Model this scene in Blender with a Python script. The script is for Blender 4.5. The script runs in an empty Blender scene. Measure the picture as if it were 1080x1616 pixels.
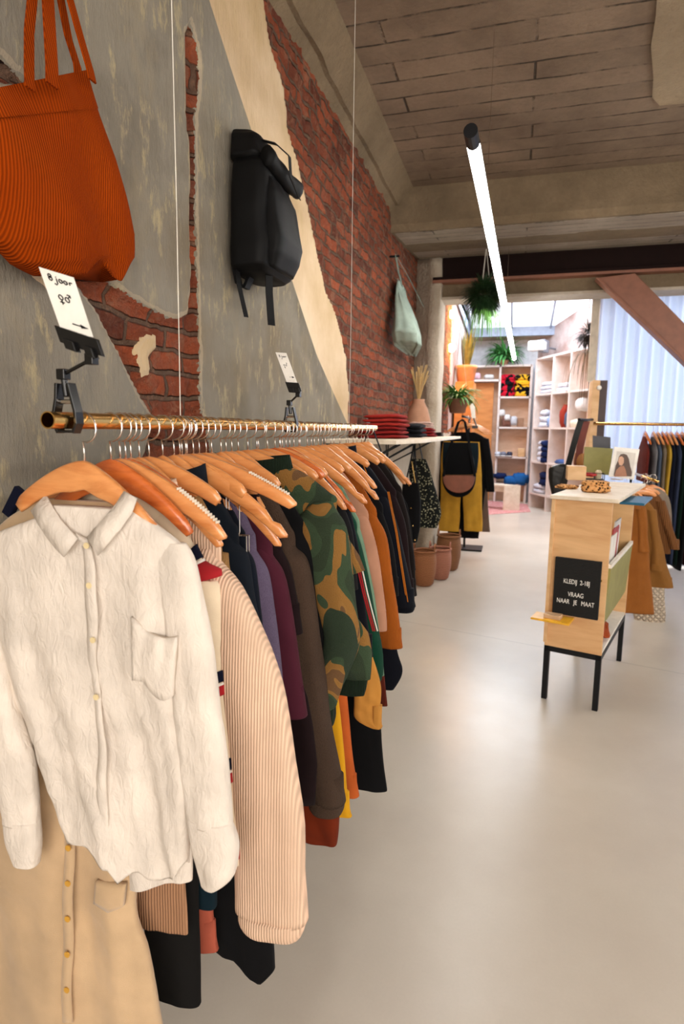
import bpy, math, random
from mathutils import Vector, noise, Matrix
random.seed(7)
SC = bpy.context.scene
COL = SC.collection
PI = math.pi

# ------------------------------------------------------------------ camera
CZ = 1.45
YAW, PITCH, ROLL, FPX = math.radians(15.9), math.radians(7.85), math.radians(0.8), 950.0
FWD = Vector((-math.sin(YAW)*math.cos(PITCH), math.cos(YAW)*math.cos(PITCH), -math.sin(PITCH)))
RT0 = Vector((math.cos(YAW), math.sin(YAW), 0)); UP0 = RT0.cross(FWD)
RT = RT0*math.cos(ROLL) + UP0*math.sin(ROLL); UP = UP0*math.cos(ROLL) - RT0*math.sin(ROLL)
CAMP = Vector((0, 0, CZ))
cd = bpy.data.cameras.new('camera'); cam = bpy.data.objects.new('camera', cd); COL.objects.link(cam)
cam.matrix_world = Matrix(((RT.x, UP.x, -FWD.x, 0), (RT.y, UP.y, -FWD.y, 0), (RT.z, UP.z, -FWD.z, CZ), (0, 0, 0, 1)))
cd.sensor_fit = 'VERTICAL'; cd.sensor_height = 36; cd.lens = FPX/1616*36
cd.clip_start = .02; cd.clip_end = 100
cd.dof.use_dof = True; cd.dof.focus_distance = 1.5; cd.dof.aperture_fstop = 5.0
SC.camera = cam
SC.view_settings.view_transform = 'Standard'; SC.view_settings.look = 'None'
SC.view_settings.gamma = 1; SC.view_settings.exposure = 0.0
SC.view_settings.use_curve_mapping = False

def ray(x, y): return RT*((x-540)/FPX) - UP*((y-808)/FPX) + FWD
def aty(x, y, Y): d = ray(x, y); return CAMP + d*(Y/d.y)
def atx(x, y, X): d = ray(x, y); return CAMP + d*(X/d.x)
def atz(x, y, Z): d = ray(x, y); return CAMP + d*((Z-CZ)/d.z)

# ------------------------------------------------------------------ light
w = bpy.data.worlds.new('world'); SC.world = w; w.use_nodes = True
w.node_tree.nodes['Background'].inputs[0].default_value = (.80, .90, 1.0, 1)
w.node_tree.nodes['Background'].inputs[1].default_value = 1.2
def area(name, loc, target, sx, sy, power, col):
    l = bpy.data.lights.new(name, 'AREA'); l.shape = 'RECTANGLE'; l.size = sx; l.size_y = sy
    l.energy = power; l.color = col
    o = bpy.data.objects.new(name, l); COL.objects.link(o); o.location = loc
    o.rotation_euler = (Vector(target)-Vector(loc)).to_track_quat('-Z', 'Y').to_euler()
    return o
area('shop_window_light', (1.6, -2.75, 1.75), (0.2, 2.5, .8), 4.6, 2.0, 190, (1.0, .89, .77))
area('skylight_light', (.1, 11.0, 3.62), (.1, 11.0, 0), 2.0, 2.6, 190, (.72, .86, 1.0))
area('curtain_backlight', (2.2, 8.9, 2.0), (2.2, 7.2, 1.7), 2.8, 2.4, 150, (.88, .94, 1.0))

# ------------------------------------------------------------------ materials
MATS = {}
def srgb(c):
    return tuple(((v/255)/12.92 if v/255 <= .04045 else ((v/255+.055)/1.055)**2.4) for v in c) + (1,)
class NT:
    def __init__(s, name):
        s.m = bpy.data.materials.new(name); s.m.use_nodes = True
        s.t = s.m.node_tree; s.n = s.t.nodes; s.l = s.t.links
        s.b = s.n['Principled BSDF']; s.out = s.n['Material Output']
    def add(s, typ, **kw):
        n = s.n.new(typ)
        for k, v in kw.items(): setattr(n, k, v)
        return n
    def link(s, a, b): s.l.new(a, b)
    def setin(s, n, d):
        for k, v in d.items():
            if hasattr(v, 'is_linked') or isinstance(v, bpy.types.NodeSocket): s.l.new(v, n.inputs[k])
            else: n.inputs[k].default_value = v
    def obj(s, scale=(1, 1, 1), rot=(0, 0, 0), src='Object'):
        tc = s.add('ShaderNodeTexCoord'); mp = s.add('ShaderNodeMapping')
        s.l.new(tc.outputs[src], mp.inputs[0]); mp.inputs['Scale'].default_value = scale
        mp.inputs['Rotation'].default_value = rot
        return mp.outputs[0]
    def noise(s, vec, scale, detail=4, rough=.55, dist=0):
        n = s.add('ShaderNodeTexNoise'); s.l.new(vec, n.inputs['Vector'])
        n.inputs['Scale'].default_value = scale; n.inputs['Detail'].default_value = detail
        n.inputs['Roughness'].default_value = rough; n.inputs['Distortion'].default_value = dist
        return n.outputs['Fac']
    def ramp(s, fac, stops, interp='LINEAR'):
        r = s.add('ShaderNodeValToRGB'); r.color_ramp.interpolation = interp
        e = r.color_ramp.elements
        while len(e) < len(stops): e.new(.5)
        for i, (p, c) in enumerate(stops):
            e[i].position = p; e[i].color = c if len(c) == 4 else srgb(c)
        s.l.new(fac, r.inputs[0]); return r.outputs[0]
    def mix(s, fac, a, b, mode='MIX'):
        n = s.add('ShaderNodeMix', data_type='RGBA', blend_type=mode)
        for sock, v in ((n.inputs[0], fac), (n.inputs[6], a), (n.inputs[7], b)):
            if isinstance(v, bpy.types.NodeSocket): s.l.new(v, sock)
            else: sock.default_value = v
        return n.outputs[2]
    def math(s, op, a, b=0.0, clamp=False):
        n = s.add('ShaderNodeMath', operation=op, use_clamp=clamp)
        for i, v in enumerate((a, b)):
            if isinstance(v, bpy.types.NodeSocket): s.l.new(v, n.inputs[i])
            else: n.inputs[i].default_value = v
        return n.outputs[0]
    def bump(s, h, dist=.002, strength=1.0):
        n = s.add('ShaderNodeBump'); n.inputs['Distance'].default_value = dist
        n.inputs['Strength'].default_value = strength
        s.l.new(h, n.inputs['Height']); s.l.new(n.outputs[0], s.b.inputs['Normal'])
    def base(s, c):
        if isinstance(c, bpy.types.NodeSocket): s.l.new(c, s.b.inputs['Base Color'])
        else: s.b.inputs['Base Color'].default_value = c
    def rough(s, v): s.b.inputs['Roughness'].default_value = v

def plain(name, c, rough=.5, metal=0, emit=None, var=.0):
    if name in MATS: return MATS[name]
    t = NT(name); t.rough(rough); t.b.inputs['Metallic'].default_value = metal
    if max(c) < 45 and rough > .4: t.b.inputs['Specular IOR Level'].default_value = .18
    col = srgb(c)
    f = t.noise(t.obj(), 14, 4)
    dk = tuple(v*(.86-var) for v in col[:3])+(1,); lt = tuple(min(1, v*(1.1+var)) for v in col[:3])+(1,)
    t.base(t.ramp(f, [(.3, dk), (.7, lt)]))
    if emit: 
        t.b.inputs['Emission Color'].default_value = srgb(emit[0]); t.b.inputs['Emission Strength'].default_value = emit[1]
    MATS[name] = t.m; return t.m

def cloth(name, c, kind='weave', c2=None, scale=1.0, rough=.85, sheen=.02, trans=0.0):
    """woven, knitted, corduroy, camouflage, striped, leopard, fur or quilted fabric"""
    if name in MATS: return MATS[name]
    t = NT(name); t.rough(rough); t.b.inputs['Sheen Weight'].default_value = sheen
    t.b.inputs['Specular IOR Level'].default_value = .12
    v = t.obj(); col = srgb(c)
    if max(col[:3]) < .06: col = tuple(q*.35 for q in col[:3])+(1,)
    big = t.noise(v, 9, 4)
    dk = tuple(x*.84 for x in col[:3])+(1,); lt = tuple(min(1, x*1.1) for x in col[:3])+(1,)
    cc = t.ramp(big, [(.3, dk), (.7, lt)])
    fine = t.noise(v, 900*scale, 2)
    h = fine; dist = .0006
    if kind == 'cord':
        wv = t.add('ShaderNodeTexWave', wave_type='BANDS', bands_direction='X')
        t.setin(wv, {'Vector': v, 'Scale': 62*scale, 'Distortion': .35, 'Detail': 1.0, 'Detail Scale': .4})
        cc = t.mix(wv.outputs['Fac'], tuple(x*.68 for x in col[:3])+(1,), cc)
        h = wv.outputs['Fac']; dist = .0018
    elif kind == 'knit':
        vo = t.add('ShaderNodeTexVoronoi'); t.setin(vo, {'Vector': t.obj((1, 1, .6)), 'Scale': 380*scale})
        h = t.math('ADD', vo.outputs['Distance'], fine); dist = .002
        cc = t.mix(t.math('MULTIPLY', vo.outputs['Distance'], .55), cc, tuple(x*.45 for x in col[:3])+(1,))
    elif kind == 'rib':
        wv = t.add('ShaderNodeTexWave', wave_type='BANDS', bands_direction='X')
        t.setin(wv, {'Vector': v, 'Scale': 85*scale, 'Distortion': 1.0, 'Detail': 1.0})
        h = wv.outputs['Fac']; dist = .002
        cc = t.mix(wv.outputs['Fac'], tuple(x*.6 for x in col[:3])+(1,), cc)
    elif kind == 'camo':
        n1 = t.noise(t.obj((1, 1, .62)), 10*scale, 1.2, .45, 1.0)
        n2 = t.noise(t.obj((1, 1, .55), (0, 0, 1)), 7.5*scale, 1.0, .4, 1.2)
        a = t.ramp(n1, [(.0, (38, 58, 42)), (.43, (52, 76, 54)), (.52, (160, 112, 52)), (.62, (166, 118, 58)), (.64, (118, 82, 52))], 'CONSTANT')
        cc = t.mix(t.ramp(n2, [(.0, (0, 0, 0)), (.56, (255, 255, 255))], 'CONSTANT'), a, srgb((30, 52, 40)))
        vo = t.add('ShaderNodeTexVoronoi'); t.setin(vo, {'Vector': v, 'Scale': 420})
        cc = t.mix(t.math('MULTIPLY', fine, .25), cc, srgb((110, 110, 80)))
        h = t.math('ADD', vo.outputs['Distance'], fine); dist = .003
    elif kind == 'leopard':
        vo = t.add('ShaderNodeTexVoronoi'); t.setin(vo, {'Vector': v, 'Scale': 70*scale})
        cc = t.ramp(vo.outputs['Distance'], [(.0, (60, 36, 20)), (.3, (28, 18, 12)), (.46, (190, 136, 82)), (.8, (214, 160, 104))])
    elif kind == 'fur':
        f2 = t.noise(v, 240, 5, .7); h = t.math('ADD', f2, big); dist = .008
        cc = t.mix(f2, tuple(x*.6 for x in col[:3])+(1,), cc)
    elif kind == 'quilt':
        ck = t.obj((1, 1, 1), (0, .785, 0))
        w1 = t.add('ShaderNodeTexWave', wave_type='BANDS', bands_direction='X'); t.setin(w1, {'Vector': ck, 'Scale': 11*scale})
        w2 = t.add('ShaderNodeTexWave', wave_type='BANDS', bands_direction='Z'); t.setin(w2, {'Vector': ck, 'Scale': 11*scale})
        mn = t.math('MINIMUM', w1.outputs['Fac'], w2.outputs['Fac'])
        h = t.math('POWER', mn, .4); dist = .02
        cc = t.mix(h, tuple(x*.8 for x in col[:3])+(1,), cc)
    elif kind == 'floral':
        vo = t.add('ShaderNodeTexVoronoi'); t.setin(vo, {'Vector': v, 'Scale': 60*scale})
        cc = t.ramp(vo.outputs['Distance'], [(.0, c2), (.28, c2), (.34, c), (1, c)])
    elif kind == 'blotch':
        n1 = t.noise(v, 9*scale, 1.5, .5, .8)
        cc = t.ramp(n1, [(.0, c2), (.49, c), (1, c)], 'CONSTANT'); h = big; dist = .01
    elif kind == 'crinkle':
        n1 = t.noise(t.obj((1, 1, .45)), 70, 5, .6, 1.0); n2 = t.noise(t.obj((1, 1, .3)), 14, 3, .5)
        h = t.math('ADD', n1, t.math('MULTIPLY', n2, 2.0)); dist = .004
    elif kind == 'stripe':
        wv = t.add('ShaderNodeTexWave', wave_type='BANDS', bands_direction='X')
        t.setin(wv, {'Vector': v, 'Scale': 30*scale})
        cc = t.ramp(wv.outputs['Fac'], [(.0, c), (.8, c), (.82, c2), (1, c2)])
    elif kind == 'denim':
        wv = t.add('ShaderNodeTexWave', wave_type='BANDS', bands_direction='DIAGONAL')
        t.setin(wv, {'Vector': v, 'Scale': 500})
        h = t.math('ADD', wv.outputs['Fac'], fine)
    elif kind == 'check':
        ck = t.add('ShaderNodeTexChecker'); t.setin(ck, {'Vector': v, 'Scale': 22*scale, 'Color1': srgb(c), 'Color2': srgb(c2)})
        cc = ck.outputs['Color']
    t.base(cc); t.bump(h, dist)
    if trans:
        tr = t.add('ShaderNodeBsdfTranslucent'); mx = t.add('ShaderNodeMixShader')
        t.link(cc, tr.inputs[0]) if isinstance(cc, bpy.types.NodeSocket) else None
        mx.inputs[0].default_value = trans
        t.link(t.b.outputs[0], mx.inputs[1]); t.link(tr.outputs[0], mx.inputs[2]); t.link(mx.outputs[0], t.out.inputs[0])
    MATS[name] = t.m; return t.m

def wood(name, c, c2, rough=.4, scale=(3, 3, 40), coat=0):
    if name in MATS: return MATS[name]
    t = NT(name); t.rough(rough); t.b.inputs['Coat Weight'].default_value = coat
    f = t.noise(t.obj(scale), 1.6, 5, .6, .6)
    g = t.noise(t.obj(tuple(s*3 for s in scale)), 4, 3)
    cc = t.ramp(f, [(.3, c2), (.55, c), (.8, tuple(min(255, v*1.06) for v in c))])
    t.base(t.mix(t.math('MULTIPLY', g, .25), cc, srgb(c2))); t.bump(f, .0006)
    MATS[name] = t.m; return t.m

# ------------------------------------------------------------------ mesh helpers
class MB:
    def __init__(s): s.v = []; s.f = []
    def box(s, x0, x1, y0, y1, z0, z1):
        b = len(s.v)
        s.v += [(x, y, z) for z in (z0, z1) for y in (y0, y1) for x in (x0, x1)]
        s.f += [tuple(b+i for i in q) for q in ((0, 2, 3, 1), (4, 5, 7, 6), (0, 1, 5, 4), (2, 6, 7, 3), (0, 4, 6, 2), (1, 3, 7, 5))]
        return s
    def obox(s, c, ux, uy, uz, hx, hy, hz):
        b = len(s.v); c = Vector(c)
        for k in (-1, 1):
            for j in (-1, 1):
                for i in (-1, 1): s.v.append(tuple(c + Vector(ux)*(hx*i) + Vector(uy)*(hy*j) + Vector(uz)*(hz*k)))
        s.f += [tuple(b+i for i in q) for q in ((0, 2, 3, 1), (4, 5, 7, 6), (0, 1, 5, 4), (2, 6, 7, 3), (0, 4, 6, 2), (1, 3, 7, 5))]
        return s
    def rings(s, R, closed=True, caps=True):
        b = len(s.v); n = len(R[0])
        for r in R: s.v += [tuple(p) for p in r]
        m = n if closed else n-1
        for i in range(len(R)-1):
            for j in range(m):
                k = (j+1) % n
                s.f.append((b+i*n+j, b+i*n+k, b+(i+1)*n+k, b+(i+1)*n+j))
        if caps and closed:
            s.f.append(tuple(b+j for j in range(n))[::-1]); s.f.append(tuple(b+(len(R)-1)*n+j for j in range(n)))
        return s
    def tube(s, pts, r, n=8, caps=True):
        pts = [Vector(p) for p in pts]; R = []
        rr = r if isinstance(r, (list, tuple)) else [r]*len(pts)
        t = (pts[1]-pts[0]).normalized(); a = t.orthogonal().normalized()
        for i, p in enumerate(pts):
            if i < len(pts)-1: t = (pts[i+1]-p)
            else: t = p-pts[i-1]
            if 0 < i < len(pts)-1: t = (pts[i+1]-pts[i-1])
            t.normalize(); a = (a - t*a.dot(t)).normalized(); c = t.cross(a)
            R.append([p + (a*math.cos(q) + c*math.sin(q))*rr[i] for q in [2*PI*j/n for j in range(n)]])
        return s.rings(R, True, caps)
    def ribbon(s, pts, wdir, w, th):
        """flat strap following pts, width along wdir"""
        pts = [Vector(p) for p in pts]; R = []; wd = Vector(wdir).normalized()
        for i, p in enumerate(pts):
            t = pts[min(i+1, len(pts)-1)] - pts[max(i-1, 0)]; t.normalize()
            n = t.cross(wd).normalized()
            R.append([p+wd*w/2+n*th/2, p-wd*w/2+n*th/2, p-wd*w/2-n*th/2, p+wd*w/2-n*th/2])
        return s.rings(R)
    def lathe(s, c, prof, n=28, sx=1, sy=1, wob=0, caps=True):
        R = []
        for r, z in prof:
            R.append([(c[0]+r*sx*math.cos(2*PI*j/n)*(1+wob*math.sin(3*2*PI*j/n+z*30)), c[1]+r*sy*math.sin(2*PI*j/n), c[2]+z) for j in range(n)])
        return s.rings(R, True, caps)
    def blob(s, c, rx, ry, rz, n=16, m=10, amp=.1, fr=8, seed=0, p=1.0):
        c = Vector(c); R = []
        for i in range(m+1):
            ph = -PI/2 + PI*max(.02, min(.98, i/m)); row = []
            for j in range(n):
                th = 2*PI*j/n
                d = Vector((math.copysign(abs(math.cos(ph)*math.cos(th))**p, math.cos(th)), math.copysign(abs(math.cos(ph)*math.sin(th))**p, math.sin(th)), math.copysign(abs(math.sin(ph))**p, math.sin(ph))))
                k = 1 + amp*noise.noise(Vector((d.x*fr*.3+seed, d.y*fr*.3, d.z*fr*.3)))*2
                row.append(c + Vector((d.x*rx, d.y*ry, d.z*rz))*k)
            R.append(row)
        return s.rings(R)
    def poly(s, P, ext):
        """extruded polygon; P world points, ext vector"""
        b = len(s.v); n = len(P); e = Vector(ext)
        s.v += [tuple(Vector(p)) for p in P] + [tuple(Vector(p)+e) for p in P]
        s.f.append(tuple(b+i for i in range(n))[::-1]); s.f.append(tuple(b+n+i for i in range(n)))
        for i in range(n):
            k = (i+1) % n; s.f.append((b+i, b+k, b+n+k, b+n+i))
        return s
    def build(s, name, mat, parent=None, smooth=False, bevel=0, sub=0):
        me = bpy.data.meshes.new(name)
        if parent is not None:
            r = Vector(parent.get('_w', (0, 0, 0)))
            vs = [tuple(Vector(v)-r) for v in s.v]
        else: vs = [tuple(v) for v in s.v]
        me.from_pydata(vs, [], s.f); me.update()
        if isinstance(mat, (list, tuple)):
            for q in mat: me.materials.append(q)
        else: me.materials.append(getattr(mat, 'm', mat))
        import bmesh
        bm = bmesh.new(); bm.from_mesh(me); bmesh.ops.recalc_face_normals(bm, faces=bm.faces); bm.to_mesh(me); bm.free()
        o = bpy.data.objects.new(name, me); COL.objects.link(o)
        if parent is not None: o.parent = parent; o['_w'] = tuple(parent.get('_w', (0, 0, 0)))
        if smooth:
            for p in me.polygons: p.use_smooth = True
        if bevel:
            md = o.modifiers.new('bevel', 'BEVEL'); md.width = bevel; md.segments = 2; md.limit_method = 'ANGLE'
        if sub:
            md = o.modifiers.new('sub', 'SUBSURF'); md.levels = sub; md.render_levels = sub
        return o

def thing(name, label, cat, loc=(0, 0, 0), group=None):
    o = bpy.data.objects.new(name, None); COL.objects.link(o); o.location = loc
    o.empty_display_size = .05
    o['_w'] = tuple(loc); o['label'] = label; o['category'] = cat
    if group: o['group'] = group
    return o
def tag(o, label, cat, group=None, kind=None):
    o['label'] = label; o['category'] = cat
    if group: o['group'] = group
    if kind: o['kind'] = kind
    return o
def struct(o): o['kind'] = 'structure'; return o

def text_mesh(name, body, size, origin, ux, uz, mat, parent=None, depth=.0008, align='LEFT', shear=0, sx=1.0):
    cu = bpy.data.curves.new(name+'_c', 'FONT'); cu.body = body; cu.size = size; cu.extrude = depth
    cu.align_x = align; cu.shear = shear
    to = bpy.data.objects.new(name+'_c', cu); COL.objects.link(to)
    bpy.context.view_layer.update()
    dg = bpy.context.evaluated_depsgraph_get()
    me = bpy.data.meshes.new_from_object(to.evaluated_get(dg))
    bpy.data.objects.remove(to)
    ux = Vector(ux).normalized(); uz = Vector(uz).normalized(); n = ux.cross(uz)
    mb = MB()
    for v in me.vertices: mb.v.append(tuple(Vector(origin) + ux*v.co.x*sx + uz*v.co.y + n*v.co.z))
    for p in me.polygons: mb.f.append(tuple(p.vertices))
    bpy.data.meshes.remove(me)
    return mb.build(name, mat, parent)

def nz(x, y, z=0): return noise.noise(Vector((x, y, z)))
def lerp(a, b, t): return a+(b-a)*t
def pl(L, x):
    """piecewise linear through L=[(x,y),...]"""
    if x <= L[0][0]: return L[0][1]
    for (a, b), (c, d) in zip(L, L[1:]):
        if x <= c: return lerp(b, d, (x-a)/(c-a) if c != a else 0)
    return L[-1][1]
# ------------------------------------------------------------------ the setting
WX = -1.0; CEIL = 3.30
def wall_material():
    t = NT('plaster_and_brick_wall'); t.rough(.9); t.b.inputs['Specular IOR Level'].default_value = .2
    a = t.add('ShaderNodeAttribute', attribute_name='brick'); c = t.add('ShaderNodeAttribute', attribute_name='cream')
    lo = t.add('ShaderNodeAttribute', attribute_name='low')
    v = t.obj()
    sx = t.add('ShaderNodeSeparateXYZ'); t.link(v, sx.inputs[0])
    nd = t.add('ShaderNodeTexNoise'); t.setin(nd, {'Vector': v, 'Scale': 7.0, 'Detail': 3.0})
    sc = t.add('ShaderNodeSeparateXYZ'); t.link(nd.outputs['Color'], sc.inputs[0])
    u = t.math('ADD', sx.outputs['Y'], t.math('MULTIPLY', sc.outputs['X'], .05))
    w_ = t.math('ADD', sx.outputs['Z'], t.math('MULTIPLY', sc.outputs['Y'], .05))
    cb = t.add('ShaderNodeCombineXYZ'); t.link(u, cb.inputs[0]); t.link(w_, cb.inputs[1])
    br = t.add('ShaderNodeTexBrick')
    t.setin(br, {'Vector': cb.outputs[0], 'Scale': 1.0, 'Brick Width': .185, 'Row Height': .068, 'Mortar Size': .0075, 'Mortar Smooth': .5, 'Bias': -.1,
                 'Color1': srgb((188, 96, 60)), 'Color2': srgb((96, 48, 34)), 'Mortar': srgb((118, 96, 78))})
    g = t.noise(v, 22, 6, .7); g2 = t.noise(v, 3.5, 4); g3 = t.noise(v, 60, 4)
    wn = t.noise(v, 9, 5, .75, .6)
    br.inputs['Mortar Size'].default_value = .010
    bc0 = t.mix(t.ramp(wn, [(.38, (0, 0, 0)), (.5, (150, 150, 150)), (.62, (60, 60, 60))]), br.outputs['Color'], srgb((66, 36, 30)))
    bc = t.mix(t.ramp(t.noise(v, 15, 4, .7), [(.52, (0, 0, 0)), (.62, (190, 190, 190))]), bc0, srgb((168, 120, 92)))
    bc = t.mix(t.ramp(g, [(.45, (0, 0, 0)), (.75, (170, 170, 170))]), bc, srgb((140, 112, 94)))
    bc = t.mix(t.ramp(g2, [(.35, (0, 0, 0)), (.7, (130, 130, 130))]), bc, srgb((92, 50, 38)))
    # plasters
    st = t.noise(t.obj((1, 1, .35)), 16, 7, .72); st2 = t.noise(v, 2.6, 5, .6)
    gr = t.ramp(st2, [(.3, (110, 102, 90)), (.5, (136, 129, 116)), (.72, (122, 111, 94))])
    gr = t.mix(t.ramp(st, [(.54, (0, 0, 0)), (.64, (215, 215, 215))]), gr, srgb((184, 168, 130)))
    gr = t.mix(t.ramp(t.noise(t.obj((1, 1, .5)), 5, 6, .7), [(.52, (0, 0, 0)), (.62, (120, 120, 120))]), gr, srgb((158, 140, 106)))
    gr = t.mix(t.ramp(t.noise(v, 3.1, 5, .6), [(.56, (0, 0, 0)), (.66, (110, 110, 110))]), gr, srgb((86, 80, 70)))
    gr = t.mix(t.ramp(t.noise(v, 1.4, 4), [(.5, (0, 0, 0)), (.62, (150, 150, 150))]), gr, srgb((146, 141, 132)))
    cr = t.ramp(st2, [(.3, (222, 200, 170)), (.55, (204, 178, 142)), (.75, (186, 160, 120))])
    cr = t.mix(t.ramp(st, [(.62, (0, 0, 0)), (.70, (160, 160, 160))]), cr, srgb((170, 150, 120)))
    lw = t.ramp(st2, [(.3, (196, 184, 166)), (.7, (172, 160, 142))])
    cm = t.math('GREATER_THAN', c.outputs['Fac'], 0.0); lm = t.math('GREATER_THAN', lo.outputs['Fac'], 0.0)
    pc = t.mix(cm, gr, cr); pc = t.mix(lm, pc, lw)
    edge = t.math('LESS_THAN', t.math('ABSOLUTE', t.math('ADD', a.outputs['Fac'], t.math('MULTIPLY', t.noise(v, 30, 3), .016))), t.math('MULTIPLY', g2, .009))
    pc = t.mix(t.math('MULTIPLY', edge, .35), pc, srgb((196, 176, 148)))
    bm = t.math('GREATER_THAN', a.outputs['Fac'], t.math('MULTIPLY', t.math('SUBTRACT', g3, .5), .02))
    t.base(t.mix(bm, pc, bc))
    hb = t.math('ADD', t.math('MULTIPLY', t.math('SUBTRACT', 1.0, br.outputs['Fac']), .9), t.math('MULTIPLY', g, 1.1))
    hp = t.math('MULTIPLY', st, .25)
    hm = t.add('ShaderNodeMix', data_type='FLOAT'); t.link(bm, hm.inputs[0]); t.link(hp, hm.inputs[2]); t.link(hb, hm.inputs[3])
    t.bump(hm.outputs[0], .045, 1.0)
    return t.m
WALLM = wall_material()

CREAM_L = [(3.30, 1.45), (2.783, 1.898), (2.662, 2.049), (2.529, 2.23), (2.332, 2.413), (2.111, 2.631), (1.823, 2.997), (1.485, 3.596), (0, 5.2)]   # z -> y of the grey / cream line
BRICK_L = [(3.30, 2.25), (3.065, 2.34), (2.95, 2.384), (2.901, 2.462), (2.853, 2.53), (2.722, 2.6), (2.569, 2.78), (2.438, 2.904), (2.319, 3.004), (2.166, 3.147), (2.08, 3.36), (1.892, 3.55), (1.671, 3.62), (1.40, 3.66)]
PATCH = [(1.20, 1.80), (1.265, 1.845), (1.332, 1.81), (1.421, 1.796), (1.535, 1.777), (1.65, 1.765), (1.735, 1.80), (1.762, 1.913), (1.760, 2.073), (1.767, 2.271), (1.752, 2.384), (1.748, 2.598), (1.788, 2.661), (1.835, 2.60), (1.83, 2.491), (1.801, 2.406), (1.797, 2.182), (1.795, 1.993), (1.80, 1.84), (1.80, 1.519), (1.844, 1.454), (1.90, 1.264), (1.40, 1.23), (1.535, 1.473), (1.449, 1.557), (1.385, 1.641), (1.293, 1.742)]
CHIP = [(1.455, 1.66), (1.50, 1.70), (1.56, 1.715), (1.555, 1.67), (1.515, 1.65), (1.52, 1.60), (1.49, 1.585)]   # scrap of plaster left on the bricks
CREAM2 = [(.86, 1.99), (.98, 1.93), (1.06, 1.86), (1.10, 1.76), (1.17, 1.72), (1.20, 1.79), (1.13, 1.90), (1.0, 2.02), (.88, 2.04)]
CRACK = [(.80, 2.20), (1.0, 2.17), (1.14, 2.145), (1.0, 2.09), (.80, 2.10)]
def sdpoly(P, y, z):
    d = 1e9; ins = False; n = len(P)
    for i in range(n):
        ay, az = P[i]; by, bz = P[(i+1) % n]
        ey, ez = by-ay, bz-az
        tt = max(0, min(1, ((y-ay)*ey+(z-az)*ez)/(ey*ey+ez*ez+1e-12)))
        dd = math.hypot(y-ay-ey*tt, z-az-ez*tt)
        if dd < d: d = dd
        if (az > z) != (bz > z) and y < (bz != az and (by-ay)*(z-az)/(bz-az)+ay): ins = not ins
    return d if ins else -d
def build_left_wall():
    Ys = [-3.0, -1.5, 0, .3] + [.5+.014*i for i in range(160)]
    y = Ys[-1]
    while y < 4.6: y += .018; Ys.append(y)
    while y < 9.6: y += .05; Ys.append(y)
    Zs = [0, .3, .6, .9, 1.05] + [1.1+.0155*i for i in range(142)] + [3.31]
    V = []; A = []; Cc = []; Lo = []
    for y in Ys:
        for z in Zs:
            wob = .018*nz(y*9, z*9, 3)+.008*nz(y*30, z*30, 5)
            cr = y - pl(CREAM_L[::-1], z)*1.0
            d1 = y + wob*1.6 - pl(BRICK_L[::-1], z)
            lo = (1.40 + .05*nz(y*3, 1.7) - z) if y > 3.4 else -1
            d1 = min(d1, -lo) if y > 3.4 else d1
            d = d1
            if .6 < y < 2.1 and z > 1.0:
                d = max(d, sdpoly(PATCH, y, z)+wob*.45, sdpoly(CRACK, y, z)+wob*.5)
                ch = sdpoly(CHIP, y, z)+wob*.3; d = min(d, -ch)
                if ch > -.015: cr = .1
                cr = max(cr, sdpoly(CREAM2, y, z)+wob)
            t = max(0, min(1, (d+.004)/.018))
            x = WX - .026*t + .003*nz(y*2, z*2, 8) + (.014*nz(y*12, z*14, 9)+.009*nz(y*33, z*33))*t
            V.append((x, y, z)); A.append(d); Cc.append(cr); Lo.append(lo)
    nzc = len(Zs); F = []
    for i in range(len(Ys)-1):
        for j in range(nzc-1):
            F.append((i*nzc+j, (i+1)*nzc+j, (i+1)*nzc+j+1, i*nzc+j+1))
    me = bpy.data.meshes.new('wall_left'); me.from_pydata(V, [], F)
    for nm, arr in (('brick', A), ('cream', Cc), ('low', Lo)):
        at = me.attributes.new(nm, 'FLOAT', 'POINT'); at.data.foreach_set('value', arr)
    me.materials.append(WALLM)
    for p in me.polygons: p.use_smooth = True
    o = bpy.data.objects.new('wall_left', me); COL.objects.link(o); struct(o)
build_left_wall()

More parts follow.
